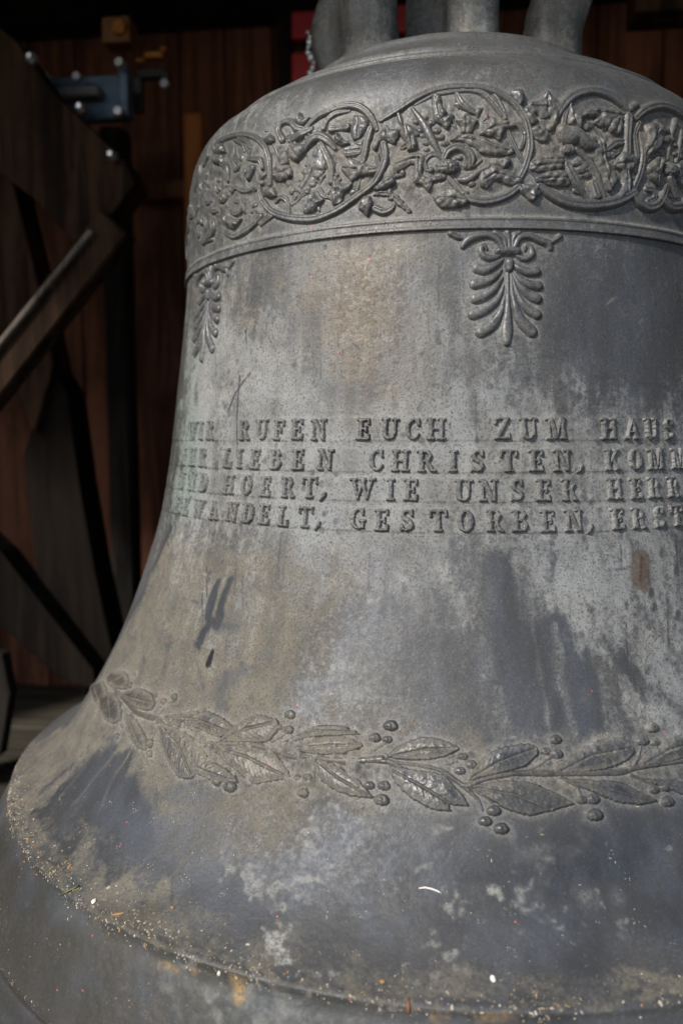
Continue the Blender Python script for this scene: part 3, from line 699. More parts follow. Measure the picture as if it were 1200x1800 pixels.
T(4, tr(1055,832,32, 1112,882,30, 1195,872,30)); Lf(4, pp(1150,600, 1230,560, 1260,680, 1190,760, 1150,700)); T(4, tr(1200,760,26, 1240,840,24))
# scroll left of the large one
T(2, tr(330,290,20, 420,200,24, 500,160,25, 600,124,27, 700,114,27, 780,150,25, 840,222,22, 868,290,16), cap=.005)
Lf(2, pp(842,400, 880,335, 940,265, 965,298, 1042,302, 1000,402, 950,380, 890,382, 862,450, 838,430), [pp(940,290, 960,370)], H=.0046)
T(2, tr(920,400,26, 932,500,28, 902,600,30, 850,690,26, 762,762,25, 680,822,27, 600,880,28, 500,930,29, 400,962,30, 290,964,29, 180,948,27, 80,908,24, 15,830,22), cap=.005)
T(2, tr(822,290,26, 792,400,28, 765,535,22)); T(2, tr(872,490,18, 880,580,22, 832,602,32, 742,592,30))
Lf(2, pp(608,592, 660,512, 742,542, 830,572, 820,622, 750,642, 702,672, 690,692, 650,642), [pp(620,590, 720,600)])
Lf(2, pp(560,642, 600,702, 690,702, 622,792, 602,852, 540,852, 532,762), [pp(570,680, 580,840)])
T(2, tr(752,640,10, 722,740,12, 690,800,10))
Lf(2, pp(430,392, 482,482, 472,602, 402,702, 332,782, 232,862, 238,802, 322,652, 372,522), [pp(430,450, 380,640, 260,830)], H=.0026, name='grape_stalk')
for b in ((450,580,35), (420,642,35), (382,707,32), (342,760,24), (345,556,21), (320,612,19), (300,670,18)): Bl(2, *b)
T(2, tr(450,400,22, 500,500,28, 530,582,28, 530,682,26)); T(2, tr(330,440,24, 380,372,34, 440,346,35, 510,382,28, 552,432,14))
T(2, tr(470,282,20, 500,222,22, 560,172,20, 660,148,12)); T(2, tr(530,290,27, 590,282,17, 650,276,28))
Lf(2, pp(700,190, 790,202, 802,262, 762,342, 702,372, 678,322, 690,250), [pp(745,210, 730,350)], H=.0044)
Lf(2, pp(568,320, 622,372, 662,400, 602,412, 560,382)); Lf(2, pp(630,430, 742,412, 742,472, 640,492), [pp(640,455, 740,445)], H=.0025)
T(2, tr(440,742,20, 470,790,17, 530,802,15)); Lf(2, pp(322,920, 380,762, 430,822, 472,822, 402,902), [pp(390,790, 350,890)])
T(2, tr(165,372,28, 132,300,22, 160,242,22, 222,232,23, 272,282,28, 322,292,22), cap=.005)
Lf(2, pp(258,222, 300,174, 322,210, 372,208, 332,262, 290,262)); T(2, tr(222,372,22, 300,332,33, 382,290,22))
Lf(2, pp(210,402, 332,412, 332,462, 272,532, 220,502), [pp(220,420, 280,500)]); Lf(2, pp(98,602, 212,562, 242,642, 150,682, 100,662), [pp(110,630, 220,600)])
T(2, tr(5,370,18, 50,462,24, 70,562,24, 70,702,22), cap=.005); Lf(2, pp(28,752, 92,730, 122,792, 60,802))
T(2, tr(110,832,16, 152,800,20, 200,832,20, 210,920,16)); Bl(2, 40, 300, 14, 'bud')
Lf(2, pp(828,792, 880,752, 960,750, 1052,812, 1135,912, 1100,922, 1022,862, 960,802, 900,790), [pp(870,775, 960,775, 1050,840, 1110,910)], rim=.0006, H=.0036)
T(2, tr(858,888,27, 920,912,26, 980,882,20, 1002,832,11)); Lf(2, pp(738,882, 772,802, 822,802, 832,862, 800,942, 770,912)); Lf(2, pp(850,742, 940,652, 990,650, 1002,702, 930,742), [pp(870,730, 980,675)])
T(2, tr(-10,995,16, 60,940,20)); T(2, tr(60,330,10, 110,440,14, 160,560,12)); Lf(2, pp(130,480, 200,450, 210,540, 160,570))
# scroll at the left flank
T(1, tr(380,430,26, 470,380,28, 560,350,28, 650,340,28, 760,362,28, 850,432,30, 910,522,29, 932,622,30, 932,752,28, 930,872,24), cap=.005)
T(1, tr(600,380,20, 680,402,24, 745,482,22)); T(1, tr(560,400,18, 640,440,22, 670,520,18)); Bl(1, 895, 297, 22, 'bud')
Lf(1, pp(880,402, 950,352, 992,412, 940,442)); T(1, tr(700,590,22, 762,600,30, 832,612,32, 855,690,26), cap=.005)
T(1, tr(760,700,38, 715,785,38)); T(1, tr(570,890,20, 650,930,24, 722,922,21, 782,880,18))
T(1, tr(805,715,20, 820,850,29, 842,1000,30, 902,1112,31, 985,1182,28), cap=.005); T(1, tr(838,1292,18, 955,1200,22))
T(1, tr(420,1340,20, 540,1412,27, 650,1372,34, 762,1290,30, 842,1205,34)); T(1, tr(520,1150,20, 582,1172,24, 642,1122,25, 620,1052,25, 562,1040,20))
for b in ((450,1020,64), (780,1090,38), (480,880,28), (380,940,25), (390,822,28), (490,980,26)): Bl(1, *b)
T(1, tr(270,760,20, 250,852,22, 312,882,16)); T(1, tr(430,642,32, 490,702,38, 500,822,28)); T(1, tr(560,722,18, 622,662,25, 562,582,28, 560,482,22))
Lf(1, pp(352,560, 452,560, 442,652, 350,642)); T(1, tr(200,682,24, 190,762,25, 150,922,26)); T(1, tr(290,562,27, 240,662,24)); T(1, tr(330,1152,27, 382,1140,18))
T(1, tr(300,1212,24, 352,1282,30, 330,1382,34, 232,1482,28)); T(1, tr(230,1480,20, 330,1442,18)); T(1, tr(100,1100,24, 80,1300,24, 60,1500,24, 50,1640,18))
T(1, tr(180,1100,20, 150,1250,22, 182,1382,20)); Lf(1, pp(470,1200, 560,1240, 640,1230, 560,1330, 470,1290), [pp(490,1230, 600,1270)]); Lf(1, pp(340,460, 430,440, 470,520, 380,560))
Lf(1, pp(1000,700, 1060,640, 1110,720, 1040,790)); T(1, tr(640,1010,18, 700,1060,24, 740,1150,20)); T(1, tr(240,980,18, 270,1060,24, 330,1040,16))

# small curled leaves that fill the ground of every scroll
Z[0] = (0, 0, 1.)
rf = random.Random(12)
for (cx, cy, rx, ry, n_) in ((425, 320, 48, 72, 13), (572, 292, 80, 72, 17), (800, 262, 108, 82, 20), (1050, 270, 68, 80, 13), (1162, 290, 36, 66, 8), (682, 318, 26, 44, 5), (936, 205, 22, 34, 3), (352, 350, 14, 70, 6), (515, 235, 22, 22, 3)):
    for _ in range(n_):
        a_ = rf.uniform(0, 6.283); q_ = math.sqrt(rf.random()); x = cx+rx*q_*math.cos(a_); y = cy+ry*q_*math.sin(a_); g_ = rf.uniform(0, 6.283)
        sx = max(.35, math.cos(math.radians(max(0, (600-x)*.22))))
        if rf.random() < .5:
            L1 = rf.uniform(9, 17); c1 = rf.uniform(-9, 9)
            T(0, [(x-L1*.5*math.cos(g_)*sx, y-L1*.5*math.sin(g_), 2.6), (x-c1*.5*math.sin(g_)*sx, y+c1*.5*math.cos(g_), rf.uniform(4, 6)), (x+L1*.5*math.cos(g_)*sx, y+L1*.5*math.sin(g_), 2.0)], 'leaf', cap=.0034)
        else:
            P0 = []
            for k in range(6):
                rr = (rf.uniform(8, 13) if k % 2 == 0 else rf.uniform(3.5, 5.5)); t_ = g_+k*1.047; P0.append((x+rr*math.cos(t_)*sx, y+rr*math.sin(t_)))
            Lf(0, P0, [[P0[0], (x, y)], [P0[2], (x, y)]], H=.0030)

# ------------------------------------------------------------------ palmettes hanging from the moulding
palm = obj('palmette', None, None, bell)
for q in (tr(535,305,12, 470,348,26, 400,378,33, 352,365,35), tr(522,378,9, 470,430,24, 400,462,31, 332,476,35), tr(530,430,8, 470,510,26, 400,560,33, 338,580,35),
          tr(537,490,8, 490,590,24, 400,660,35, 322,692,36), tr(545,560,8, 512,680,26, 450,770,37, 378,814,40), tr(590,380,7, 602,560,16, 650,720,37, 733,812,40),
          tr(590,400,7, 640,560,20, 702,650,31, 768,690,35), tr(592,380,7, 650,490,22, 712,550,31, 772,580,35), tr(596,370,7, 650,440,22, 712,480,30, 780,490,33),
          tr(602,330,11, 650,370,25, 712,392,31, 768,390,30), tr(568,380,8, 565,600,17, 560,790,40, 558,888,27)):
    T(5, q, 'palmette_lobe', palm, k=1.08, cap=.0042, res=.0007)
T(5, tr(575,330,32, 575,368,26), 'bud', palm)
Lf(5, pp(488,224, 642,224, 642,268, 488,268), name='clasp', parent=palm, H=.0048)
T(5, tr(520,268,13, 460,296,20, 402,282,22, 376,238,20, 398,206,16, 420,232,10), 'volute', palm); T(5, tr(622,272,13, 680,300,20, 730,272,22, 727,222,20, 692,208,16, 688,240,10), 'volute', palm)
T(5, tr(530,222,17, 490,160,20, 420,132,21, 342,142,25, 282,172,25, 250,212,18), 'acanthus_leaf', palm); T(5, tr(285,150,13, 222,150,16, 168,118,20), 'acanthus_leaf', palm)
T(5, tr(612,222,17, 650,152,20, 720,142,21, 792,172,23, 850,192,23, 865,228,17), 'acanthus_leaf', palm); T(5, tr(862,190,12, 900,166,14, 932,138,16), 'acanthus_leaf', palm)
T(5, tr(552,222,12, 540,160,15, 480,112,17), 'acanthus_leaf', palm); T(5, tr(580,222,12, 575,160,14, 565,112,17), 'acanthus_leaf', palm); T(5, tr(600,212,10, 612,142,15, 650,112,13), 'acanthus_leaf', palm)
tA = pick([(886, 500)])[0][0]; tB = pick([(362, 560)])[0][0]
for dth in (tB-tA, tA-tB):
    c = palm.copy(); COL.objects.link(c); c.parent = bell; c.rotation_euler = (0, 0, dth)
    for ch in list(palm.children):
        d = ch.copy(); COL.objects.link(d); d.parent = c

# ------------------------------------------------------------------ raised lettering
def rc(x0, y0, x1, y1): return ('p', [(x0, y0), (x1, y0), (x1, y1), (x0, y1)])
def ln(pts, r): return ('l', pts, r if isinstance(r, list) else [r]*len(pts))
SB = .045
def serif(x, y, w=.16): return rc(x-w, y-SB, x+w, y+SB)
G = {
 'I': (.42, [rc(.11, 0, .31, 1), serif(.21, .05, .2), serif(.21, .95, .2)]),
 'E': (.78, [rc(.12, 0, .32, 1), rc(.0, .0, .72, .10), rc(.0, .90, .70, 1), rc(.3, .46, .52, .55), rc(.62, 0, .73, .28), rc(.61, .74, .70, 1), rc(.48, .36, .56, .65)]),
 'F': (.76, [rc(.12, 0, .32, 1), serif(.22, .05, .22), rc(.0, .90, .72, 1), rc(.3, .46, .52, .55), rc(.63, .72, .72, 1), rc(.48, .36, .56, .65)]),
 'L': (.74, [rc(.12, 0, .32, 1), rc(.0, 0, .70, .10), serif(.22, .95, .22), rc(.60, 0, .71, .32)]),
 'T': (.86, [rc(.33, 0, .53, 1), serif(.43, .05, .22), rc(.02, .90, .84, 1), rc(.0, .68, .09, 1), rc(.77, .68, .86, 1)]),
 'H': (.96, [rc(.12, 0, .31, 1), rc(.65, 0, .84, 1), serif(.215, .05, .2), serif(.215, .95, .2), serif(.745, .05, .2), serif(.745, .95, .2), rc(.3, .45, .7, .55)]),
 'N': (.92, [rc(.12, 0, .22, 1), rc(.70, 0, .80, 1), serif(.17, .05, .18), serif(.12, .95, .14), serif(.75, .95, .18), ('p', [(.10, 1), (.32, 1), (.82, 0), (.62, 0)])]),
 'M': (1.08, [rc(.12, 0, .21, 1), rc(.80, 0, .98, 1), serif(.165, .05, .16), serif(.12, .95, .14), serif(.89, .05, .18), serif(.93, .95, .14), ('p', [(.12, 1), (.33, 1), (.60, .1), (.48, .0)]), ('p', [(.50, .02), (.58, .02), (.86, 1), (.76, 1)])]),
 'U': (.88, [rc(.12, .3, .31, 1), rc(.68, .3, .77, 1), serif(.215, .95, .2), serif(.725, .95, .17), ln([(.215, .34), (.25, .16), (.40, .06), (.56, .07), (.68, .18), (.725, .36)], [.095, .09, .065, .05, .045, .045])]),
 'W': (1.42, [('p', [(.10, 1), (.31, 1), (.52, 0), (.40, 0)]), ('p', [(.42, 0), (.50, 0), (.76, .96), (.68, .96)]), ('p', [(.58, 1), (.79, 1), (1.0, 0), (.88, 0)]), ('p', [(.90, 0), (.98, 0), (1.28, 1), (1.19, 1)]), serif(.2, .95, .2), serif(.69, .95, .18), serif(1.23, .95, .17)]),
 'A': (.96, [('p', [(.40, 1), (.56, 1), (.90, 0), (.68, 0)]), ('p', [(.44, 1), (.50, .92), (.20, 0), (.10, 0)]), serif(.16, .05, .16), serif(.78, .05, .18), rc(.24, .30, .66, .38)]),
 'K': (.94, [rc(.12, 0, .31, 1), serif(.215, .05, .2), serif(.215, .95, .2), ('p', [(.30, .40), (.38, .36), (.82, .96), (.70, .96)]), ('p', [(.42, .56), (.54, .66), (.90, .0), (.66, .0)]), serif(.76, .95, .16), serif(.78, .05, .17)]),
 'Z': (.84, [rc(.06, .90, .80, 1), rc(.02, 0, .80, .10), ('p', [(.58, .95), (.80, .95), (.26, .05), (.04, .05)]), rc(.05, .70, .13, 1), rc(.73, 0, .81, .30)]),
 'O': (.84, [ln([(.13, .5), (.17, .75), (.30, .92), (.42, .95), (.54, .92), (.67, .75), (.71, .5), (.67, .25), (.54, .08), (.42, .05), (.30, .08), (.17, .25), (.13, .5)], [.10, .095, .06, .045, .06, .095, .10, .095, .06, .045, .06, .095, .10])]),
 'C': (.80, [ln([(.70, .70), (.60, .88), (.44, .95), (.28, .88), (.16, .72), (.13, .5), (.16, .28), (.28, .11), (.44, .05), (.60, .10), (.70, .26)], [.06, .05, .045, .065, .09, .10, .09, .065, .045, .045, .045]), rc(.66, .66, .74, .98)]),
 'G': (.86, [ln([(.68, .72), (.58, .88), (.44, .95), (.28, .88), (.16, .72), (.13, .5), (.16, .28), (.28, .11), (.44, .05), (.60, .09), (.68, .2)], [.05, .05, .045, .065, .09, .10, .09, .065, .045, .045, .06]), rc(.64, .68, .72, .98), rc(.60, .06, .76, .42), serif(.66, .42, .18)]),
 'S': (.74, [ln([(.60, .74), (.50, .90), (.34, .95), (.20, .88), (.14, .74), (.22, .60), (.38, .51), (.54, .41), (.60, .27), (.53, .12), (.36, .05), (.20, .10), (.12, .26)], [.04, .045, .045, .06, .08, .09, .095, .09, .08, .06, .045, .045, .04]), rc(.57, .68, .64, 1), rc(.06, 0, .13, .32)]),
 'D': (.88, [rc(.12, 0, .31, 1), rc(.0, 0, .4, .09), rc(.0, .91, .4, 1), ln([(.38, .955), (.56, .92), (.70, .76), (.74, .5), (.70, .24), (.56, .08), (.38, .045)], [.045, .055, .085, .10, .085, .055, .045])]),
 'B': (.82, [rc(.12, 0, .31, 1), rc(.0, 0, .4, .09), rc(.0, .91, .4, 1), ln([(.36, .955), (.55, .93), (.62, .76), (.54, .58), (.36, .54)], [.045, .055, .085, .055, .04]), ln([(.36, .53), (.60, .48), (.68, .28), (.58, .08), (.36, .045)], [.04, .055, .095, .06, .045])]),
 'R': (.92, [rc(.12, 0, .31, 1), serif(.215, .05, .2), rc(.0, .91, .4, 1), ln([(.36, .955), (.56, .93), (.65, .74), (.56, .54), (.36, .49)], [.045, .055, .09, .055, .04]), ('p', [(.40, .52), (.58, .52), (.86, .0), (.64, .0)]), serif(.80, .05, .12)]),
 ',': (.34, [('p', [(.20, .34), (.34, .30), (.30, .12), (.12, -.06), (.0, -.10), (.12, .10)])]),
}
ins = obj('inscription', None, None, bell)
def letter(ch, px, row, ypx):
    zb = ROW_BASE[row]; s_b = s_of_z(zb); H = .0212*(1 if ch != ',' else 1)
    th = pick([(px, ypx)])[0][0]; r0 = float(pr(s_b-H/2))
    w, prims = G[ch]; w2 = w/2; rot = random.uniform(-.035, .035); kx = .90*random.uniform(.95, 1.04)
    base = random.uniform(-.0004, .0004)
    loc = []
    for p in prims:
        q = []
        for (a, b) in p[1]:
            x = (a-w2)*H*kx; y = b*H; q.append((x*math.cos(rot)-y*math.sin(rot), -(x*math.sin(rot)+y*math.cos(rot))+base))
        loc.append((p[0], q, [v*H for v in p[2]] if p[0] == 'l' else None))
    seed = random.randrange(50)
    def hf(X, Y):
        wob = (vnoise(X*520+seed, Y*520, seed)-.5)*.0009; wo2 = (vnoise(X*520, Y*520+seed, seed+5)-.5)*.0009
        d = np.full(X.shape, 9.)
        for k, q, rr in loc:
            e = sd_poly(X+wob, Y+wo2, q) if k == 'p' else sd_stroke(X+wob, Y+wo2, q, rr)[0]
            d = np.minimum(d, e)
        d = d-.00070; i = np.maximum(-d, 0)
        up = .0040*np.clip(1-np.exp(-i/.00038), 0, 1)*(1+.25*(vnoise(X*330, Y*330, seed+2)-.5))
        return np.where(d < 0, up, -.9*d), 0.0040, d+.00070
    m = .0026
    return build_patch('letter', th, s_b, r0, hf, (-w2*H-m-.001, w2*H+m+.001, -H-m-.0012, .003+m), ins, .00055, mat=M_LETTER, rough=.00016, ident=seed % 7)
TXT = [
 (0, [('W',342),('I',356.5),('R',372),('R',432),('U',462.5),('F',492),('E',524.6),('N',562),('E',639.6),('U',684.8),('C',725),('H',765.7),('Z',881.8),('U',927),('M',976.5),('H',1067.7),('A',1108),('U',1140.5),('S',1173)], 756),
 (1, [('I',327),('H',341),('R',359),('L',403),('I',424),('E',451),('B',487.4),('E',525.7),('N',573),('C',662.6),('H',704),('R',750),('I',795.6),('S',837.7),('T',892.5),('E',941),('N',986.5),(',',1016),('K',1073.5),('O',1113.7),('M',1149.4),('M',1188.5)], 806),
 (2, [('U',321.4),('N',339),('D',359),('H',404),('O',435.6),('E',469.4),('R',509),('T',546),(',',570),('W',638.8),('I',687.5),('E',723),('U',812.8),('N',858),('S',906.7),('E',952.7),('R',998.7),('H',1077.3),('E',1114.9),('R',1147),('R',1180.8)], 856),
 (3, [('G',315),('E',327.5),('W',349.4),('A',378),('N',409),('D',437.6),('E',467),('L',500),('T',539),(',',561),('G',631),('E',672.5),('S',716),('T',770.7),('O',817.8),('R',868.4),('B',912.5),('E',960.4),('N',1005.6),(',',1033),('E',1083),('R',1119.5),('S',1155),('T',1186.5)], 906)]
for row, items, y in TXT:
    for ch, px in items: letter(ch, px, row, y)

# ------------------------------------------------------------------ laurel wreath on the flare
wr = obj('laurel_wreath', None, None, bell)
def WL(f, pts, mid, side=(), **kw): Lf(f, pts, [mid]+list(side), name='laurel_leaf', parent=wr, rim=.0010, H=.0040, vein_k=.0018, rough=.00017, res=.0008, **kw)
def WT(f, pts): T(f, pts, 'stem', wr, k=1.0, res=.0009, rough=.0003, cap=.0055)
WL(8, pp(80,238, 130,192, 220,160, 300,172, 362,205, 312,236, 250,251, 160,252), pp(110,235, 230,210, 345,205))
WL(8, pp(90,268, 200,285, 300,302, 370,380, 397,426, 322,422, 332,446, 250,436, 170,390, 120,342), pp(110,290, 220,350, 330,420))
WL(8, pp(385,330, 430,252, 500,205, 600,184, 652,200, 652,232, 602,275, 520,300, 440,318), pp(400,320, 500,260, 640,205))
WL(8, pp(402,346, 520,325, 620,330, 720,370, 792,415, 740,432, 700,446, 622,461, 540,441, 460,392), pp(420,355, 560,380, 700,435))
WL(8, pp(700,296, 780,230, 850,180, 930,160, 985,170, 1016,215, 990,250, 940,275, 880,291, 780,302), pp(740,290, 850,235, 1000,205))
WL(8, pp(740,322, 850,320, 960,330, 1060,380, 1106,405, 1030,421, 950,411, 880,382, 800,352), pp(760,330, 900,355, 1080,405))
WL(8, pp(1030,272, 1090,210, 1150,160, 1210,140, 1260,180, 1210,240, 1120,266), pp(1050,265, 1140,215, 1240,180))
WL(8, pp(1010,312, 1100,318, 1230,335, 1290,400, 1220,390, 1120,352), pp(1020,318, 1130,335, 1270,390))
WL(7, pp(760,352, 830,315, 900,285, 990,284, 1064,318, 1000,325, 900,330, 830,345), pp(800,340, 900,305, 1040,310))
WL(7, pp(815,362, 900,330, 1000,322, 1078,360, 1000,392, 900,397, 830,382), pp(830,370, 950,360, 1060,360))
WL(7, pp(885,400, 950,420, 1040,470, 1112,555, 1030,550, 950,520, 900,470), pp(900,415, 980,480, 1090,545))
WL(7, pp(538,346, 600,280, 680,243, 752,260, 762,300, 720,350, 640,352), pp(560,340, 640,300, 740,275))
WL(7, pp(500,360, 600,358, 700,370, 762,400, 812,480, 740,496, 670,506, 610,462, 540,402), pp(520,365, 640,400, 790,475))
WL(7, pp(312,270, 400,298, 470,350, 502,400, 490,450, 440,486, 390,482, 350,420, 320,340), pp(325,285, 400,370, 440,470))
WL(7, pp(320,252, 400,240, 462,230, 492,280, 440,306, 380,291), pp(330,258, 470,265))
WL(7, pp(180,172, 240,145, 290,165, 306,200, 290,232, 240,226, 200,196), pp(190,175, 290,205))
WL(7, pp(128,112, 150,85, 190,84, 208,112, 202,152, 160,152, 128,136), pp(145,130, 190,105))
WL(7, pp(108,172, 155,165, 178,200, 182,262, 150,282, 114,262, 98,212), pp(140,175, 145,265))
WL(7, pp(198,240, 240,268, 272,330, 272,382, 230,366, 204,320, 198,272), pp(205,250, 250,360))
WL(7, pp(430,250, 500,232, 560,260, 600,300, 540,335, 480,310, 440,280), pp(445,258, 580,310))
WL(7, pp(400,420, 470,400, 540,430, 600,470, 610,500, 540,500, 460,470), pp(415,428, 590,490))
WL(7, pp(70,140, 110,120, 130,160, 110,215, 80,200), pp(85,145, 105,200))
WT(8, tr(-10,250,8, 60,252,12, 110,262,10, 170,300,8)); WT(8, tr(60,255,8, 200,268,7, 290,290,9, 350,330,9, 385,348,12, 450,322,10, 560,300,11, 680,300,12, 760,298,11, 900,298,11, 960,294,12, 1050,272,10, 1220,248,9))
WT(8, tr(375,350,9, 425,395,7, 445,440,5)); WT(8, tr(400,352,7, 470,400,5, 490,430,4)); WT(8, tr(735,312,8, 795,345,7, 815,390,5)); WT(8, tr(620,290,5, 665,262,5, 700,240,4))
WT(8, tr(1000,292,6, 1030,240,6, 1042,195,5)); WT(8, tr(1030,250,4, 1070,205,4)); WT(8, tr(1000,305,7, 1060,330,6, 1095,345,4)); WT(8, tr(0,225,6, 40,208,6, 80,185,4)); WT(8, tr(300,268,4, 350,255,4))
WT(7, tr(310,262,9, 400,325,8, 500,350,9, 640,355,9, 740,376,10, 800,400,8, 880,402,9, 940,412,11, 1040,416,13, 1140,410,13)); WT(7, tr(150,148,7, 190,190,9, 240,240,10, 310,262,10)); WT(7, tr(310,262,7, 345,215,7, 370,192,5))
WT(7, tr(730,345,6, 770,325,6, 800,305,4)); WT(7, tr(215,240,6, 225,300,7, 270,350,5)); WT(7, tr(745,370,7, 790,420,6, 820,470,4)); WT(7, tr(490,400,8, 520,440,8, 560,490,6)); WT(7, tr(130,180,5, 90,220,4))
for b in ((40,165,21), (100,120,24), (88,172,17), (370,236,17), (402,266,19), (360,290,18), (20,345,18), (75,346,21), (67,400,25), (487,440,23), (455,480,21), (515,508,24), (680,216,17), (722,226,21), (718,172,20), (817,400,18),
          (858,396,22), (866,456,26), (1045,176,22), (1080,126,22), (1092,183,16), (1088,360,18), (1130,350,19), (1138,405,22), (1225,130,20)): Bl(8, *b, name='berry', parent=wr, res=.0008)
for b in ((228,97,9), (210,136,14), (308,172,10), (375,180,17), (335,197,16), (75,245,10), (180,286,10), (163,325,13), (285,352,21), (283,390,16), (800,245,20), (757,291,14), (795,302,20), (825,480,15), (863,478,18), (848,535,20), (530,492,20), (580,512,25), (440,470,14)):
    Bl(7, *b, name='berry', parent=wr, res=.0008)

# the same ornament runs on round the bell beyond the right edge of the photograph
for src, pa, pb in ((frieze, (345, 270), (1235, 270)), (wr, (172, 1235), (1345, 1335))):
    dth = float(pick([pb])[0][0]-pick([pa])[0][0])
    c = src.copy(); COL.objects.link(c); c.parent = bell; c.rotation_euler = (0, 0, dth)
    for ch in list(src.children):
        d = ch.copy(); COL.objects.link(d); d.parent = c

# ------------------------------------------------------------------ dust gathered round every raised piece, then the bell wall itself
for (t0, s0, r0, bb, hf) in HALOS:
    m = .006; wy, wx = window(t0+(bb[0]-m)/r0, t0+(bb[1]+m)/r0, s0+bb[2]-m, s0+bb[3]+m)
    T_ = GT[wy, wx]
    if T_.size == 0: continue
    X = (T_-t0)*r0; Y = GS[wy, wx]-s0; d = hf(X, Y)[2]
    FLD['halo'][wy, wx] = np.maximum(FLD['halo'][wy, wx], .62*np.exp(-(np.maximum(d, 0)/.0030)**1.3))
FLD['halo'] = np.maximum(FLD['halo'], .7*np.exp(-((GS-s_of_z(.214))/.0025)**2))
P = surf(GT, GS, DISP).reshape(-1, 3)
idx = np.arange(NT*NS).reshape(NS, NT); nxt = np.roll(idx, -1, axis=1)
F = np.stack([idx[:-1], idx[1:], nxt[1:], nxt[:-1]], -1).reshape(-1, 4)
me = npmesh('body', P, F)
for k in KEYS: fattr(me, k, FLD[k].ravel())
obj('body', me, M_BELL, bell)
# inner wall
inner = [(.6200, -.5761), (.585, -.572), (.545, -.50), (.475, -.38), (.40, -.20), (.352, .0), (.335, .18), (.33, .32), (.27, .385), (.001, .40)]
n = 96; V = [(r*math.sin(2*math.pi*k/n), -r*math.cos(2*math.pi*k/n), z) for r, z in inner for k in range(n)]
F = [[i*n+k, i*n+(k+1) % n, (i+1)*n+(k+1) % n, (i+1)*n+k] for i in range(len(inner)-1) for k in range(n)]
me = mesh('inner_wall', V, F, True)
for k in KEYS: fattr(me, k, np.full(len(V), .3 if k == 'dust' else 0.))
obj('inner_wall', me, M_BELL, bell)
# the cannons (hanging loops) of the crown
def cannon(path, radii, squash=.8, seg=40, base=True):
    Pp, Rr = [], []
    A = np.array([list(p)+[r] for p, r in zip(path, radii)], float); E_ = np.vstack([2*A[0]-A[1], A, 2*A[-1]-A[-2]])
    for i in range(1, len(E_)-2):
        for t in np.linspace(0, 1, 14, endpoint=False):
            a, b, c, d = E_[i-1:i+3]; q = .5*((2*b)+(-a+c)*t+(2*a-5*b+4*c-d)*t*t+(-a+3*b-3*c+d)*t**3); Pp.append(q[:3]); Rr.append(q[3])
    Pp.append(A[-1, :3]); Rr.append(A[-1, 3])
    v, f = tube(Pp, Rr, seg, squash); vv = np.array(v); cen = np.repeat(np.array(Pp), seg, 0)[:len(vv)]; dr = vv-cen; an = np.arctan2(dr[:, 1], dr[:, 0]); k_ = 1+.10*(fbm(an*1.6+9, vv[:, 2]*22, 5, 4)-.5)+.05*np.cos(an*2+.6)+.10*np.exp(-np.maximum(vv[:, 2]-.452, 0)/.012); v = (cen+dr*k_[:, None]).tolist(); me = mesh('cannon', v, f, True)
    nz = np.random.rand(len(v))
    for k, val in (('fleck', np.clip(fbm(vv[:, 0]*60, vv[:, 2]*60, 3)*2.2-1.3, 0, .8)), ('dust', .45), ('dark', .0), ('pale', .40), ('brown', 0), ('ochre', 0), ('green', .25), ('black', 0), ('halo', 0), ('grit', .3)): fattr(me, k, np.zeros(len(v))+val)
    return obj('cannon', me, M_BELL, bell)
zc = .452
def pc(px, Y, z):                                     # point on the crown plate seen at column px
    d = at(px, 60, Y); return (float(d[0]), Y, z)
a = pc(655, -.10, zc); cannon([a, (a[0]-.003, -.10, zc+.05), (a[0]-.002, -.10, zc+.12), (a[0]+.03, -.08, zc+.20), (-.02, -.04, zc+.26)], [.046, .036, .035, .034, .036])
b = pc(636, .00, zc-.03); cannon([b, (b[0]-.026, 0, zc+.05), (b[0]-.036, 0, zc+.12), (b[0]+.02, 0, zc+.21), (-.02, 0, zc+.27)], [.028, .030, .033, .034, .034])
c = pc(832, -.135, zc); cannon([c, (c[0], -.135, zc+.010), (c[0]-.001, -.135, zc+.03), (c[0], -.13, zc+.12), (c[0], -.09, zc+.21), (.0, -.02, zc+.27)], [.037, .0335, .030, .030, .031, .036], .95)
d = pc(762, -.02, zc); cannon([d, (d[0]-.002, -.02, zc+.06), (d[0], -.02, zc+.14), (0, 0, zc+.27)], [.036, .034, .036, .04], .5)
e = pc(962, -.095, zc-.004); cannon([e, (e[0]+.006, -.095, zc+.05), (e[0]+.020, -.09, zc+.12), (e[0]-.01, -.07, zc+.21), (.02, -.02, zc+.27)], [.038, .035, .036, .036, .04])
g = (.03, .13, zc); cannon([g, (.03, .135, zc+.06), (.03, .12, zc+.14), (.02, .0, zc+.27)], [.034, .032, .034, .04])

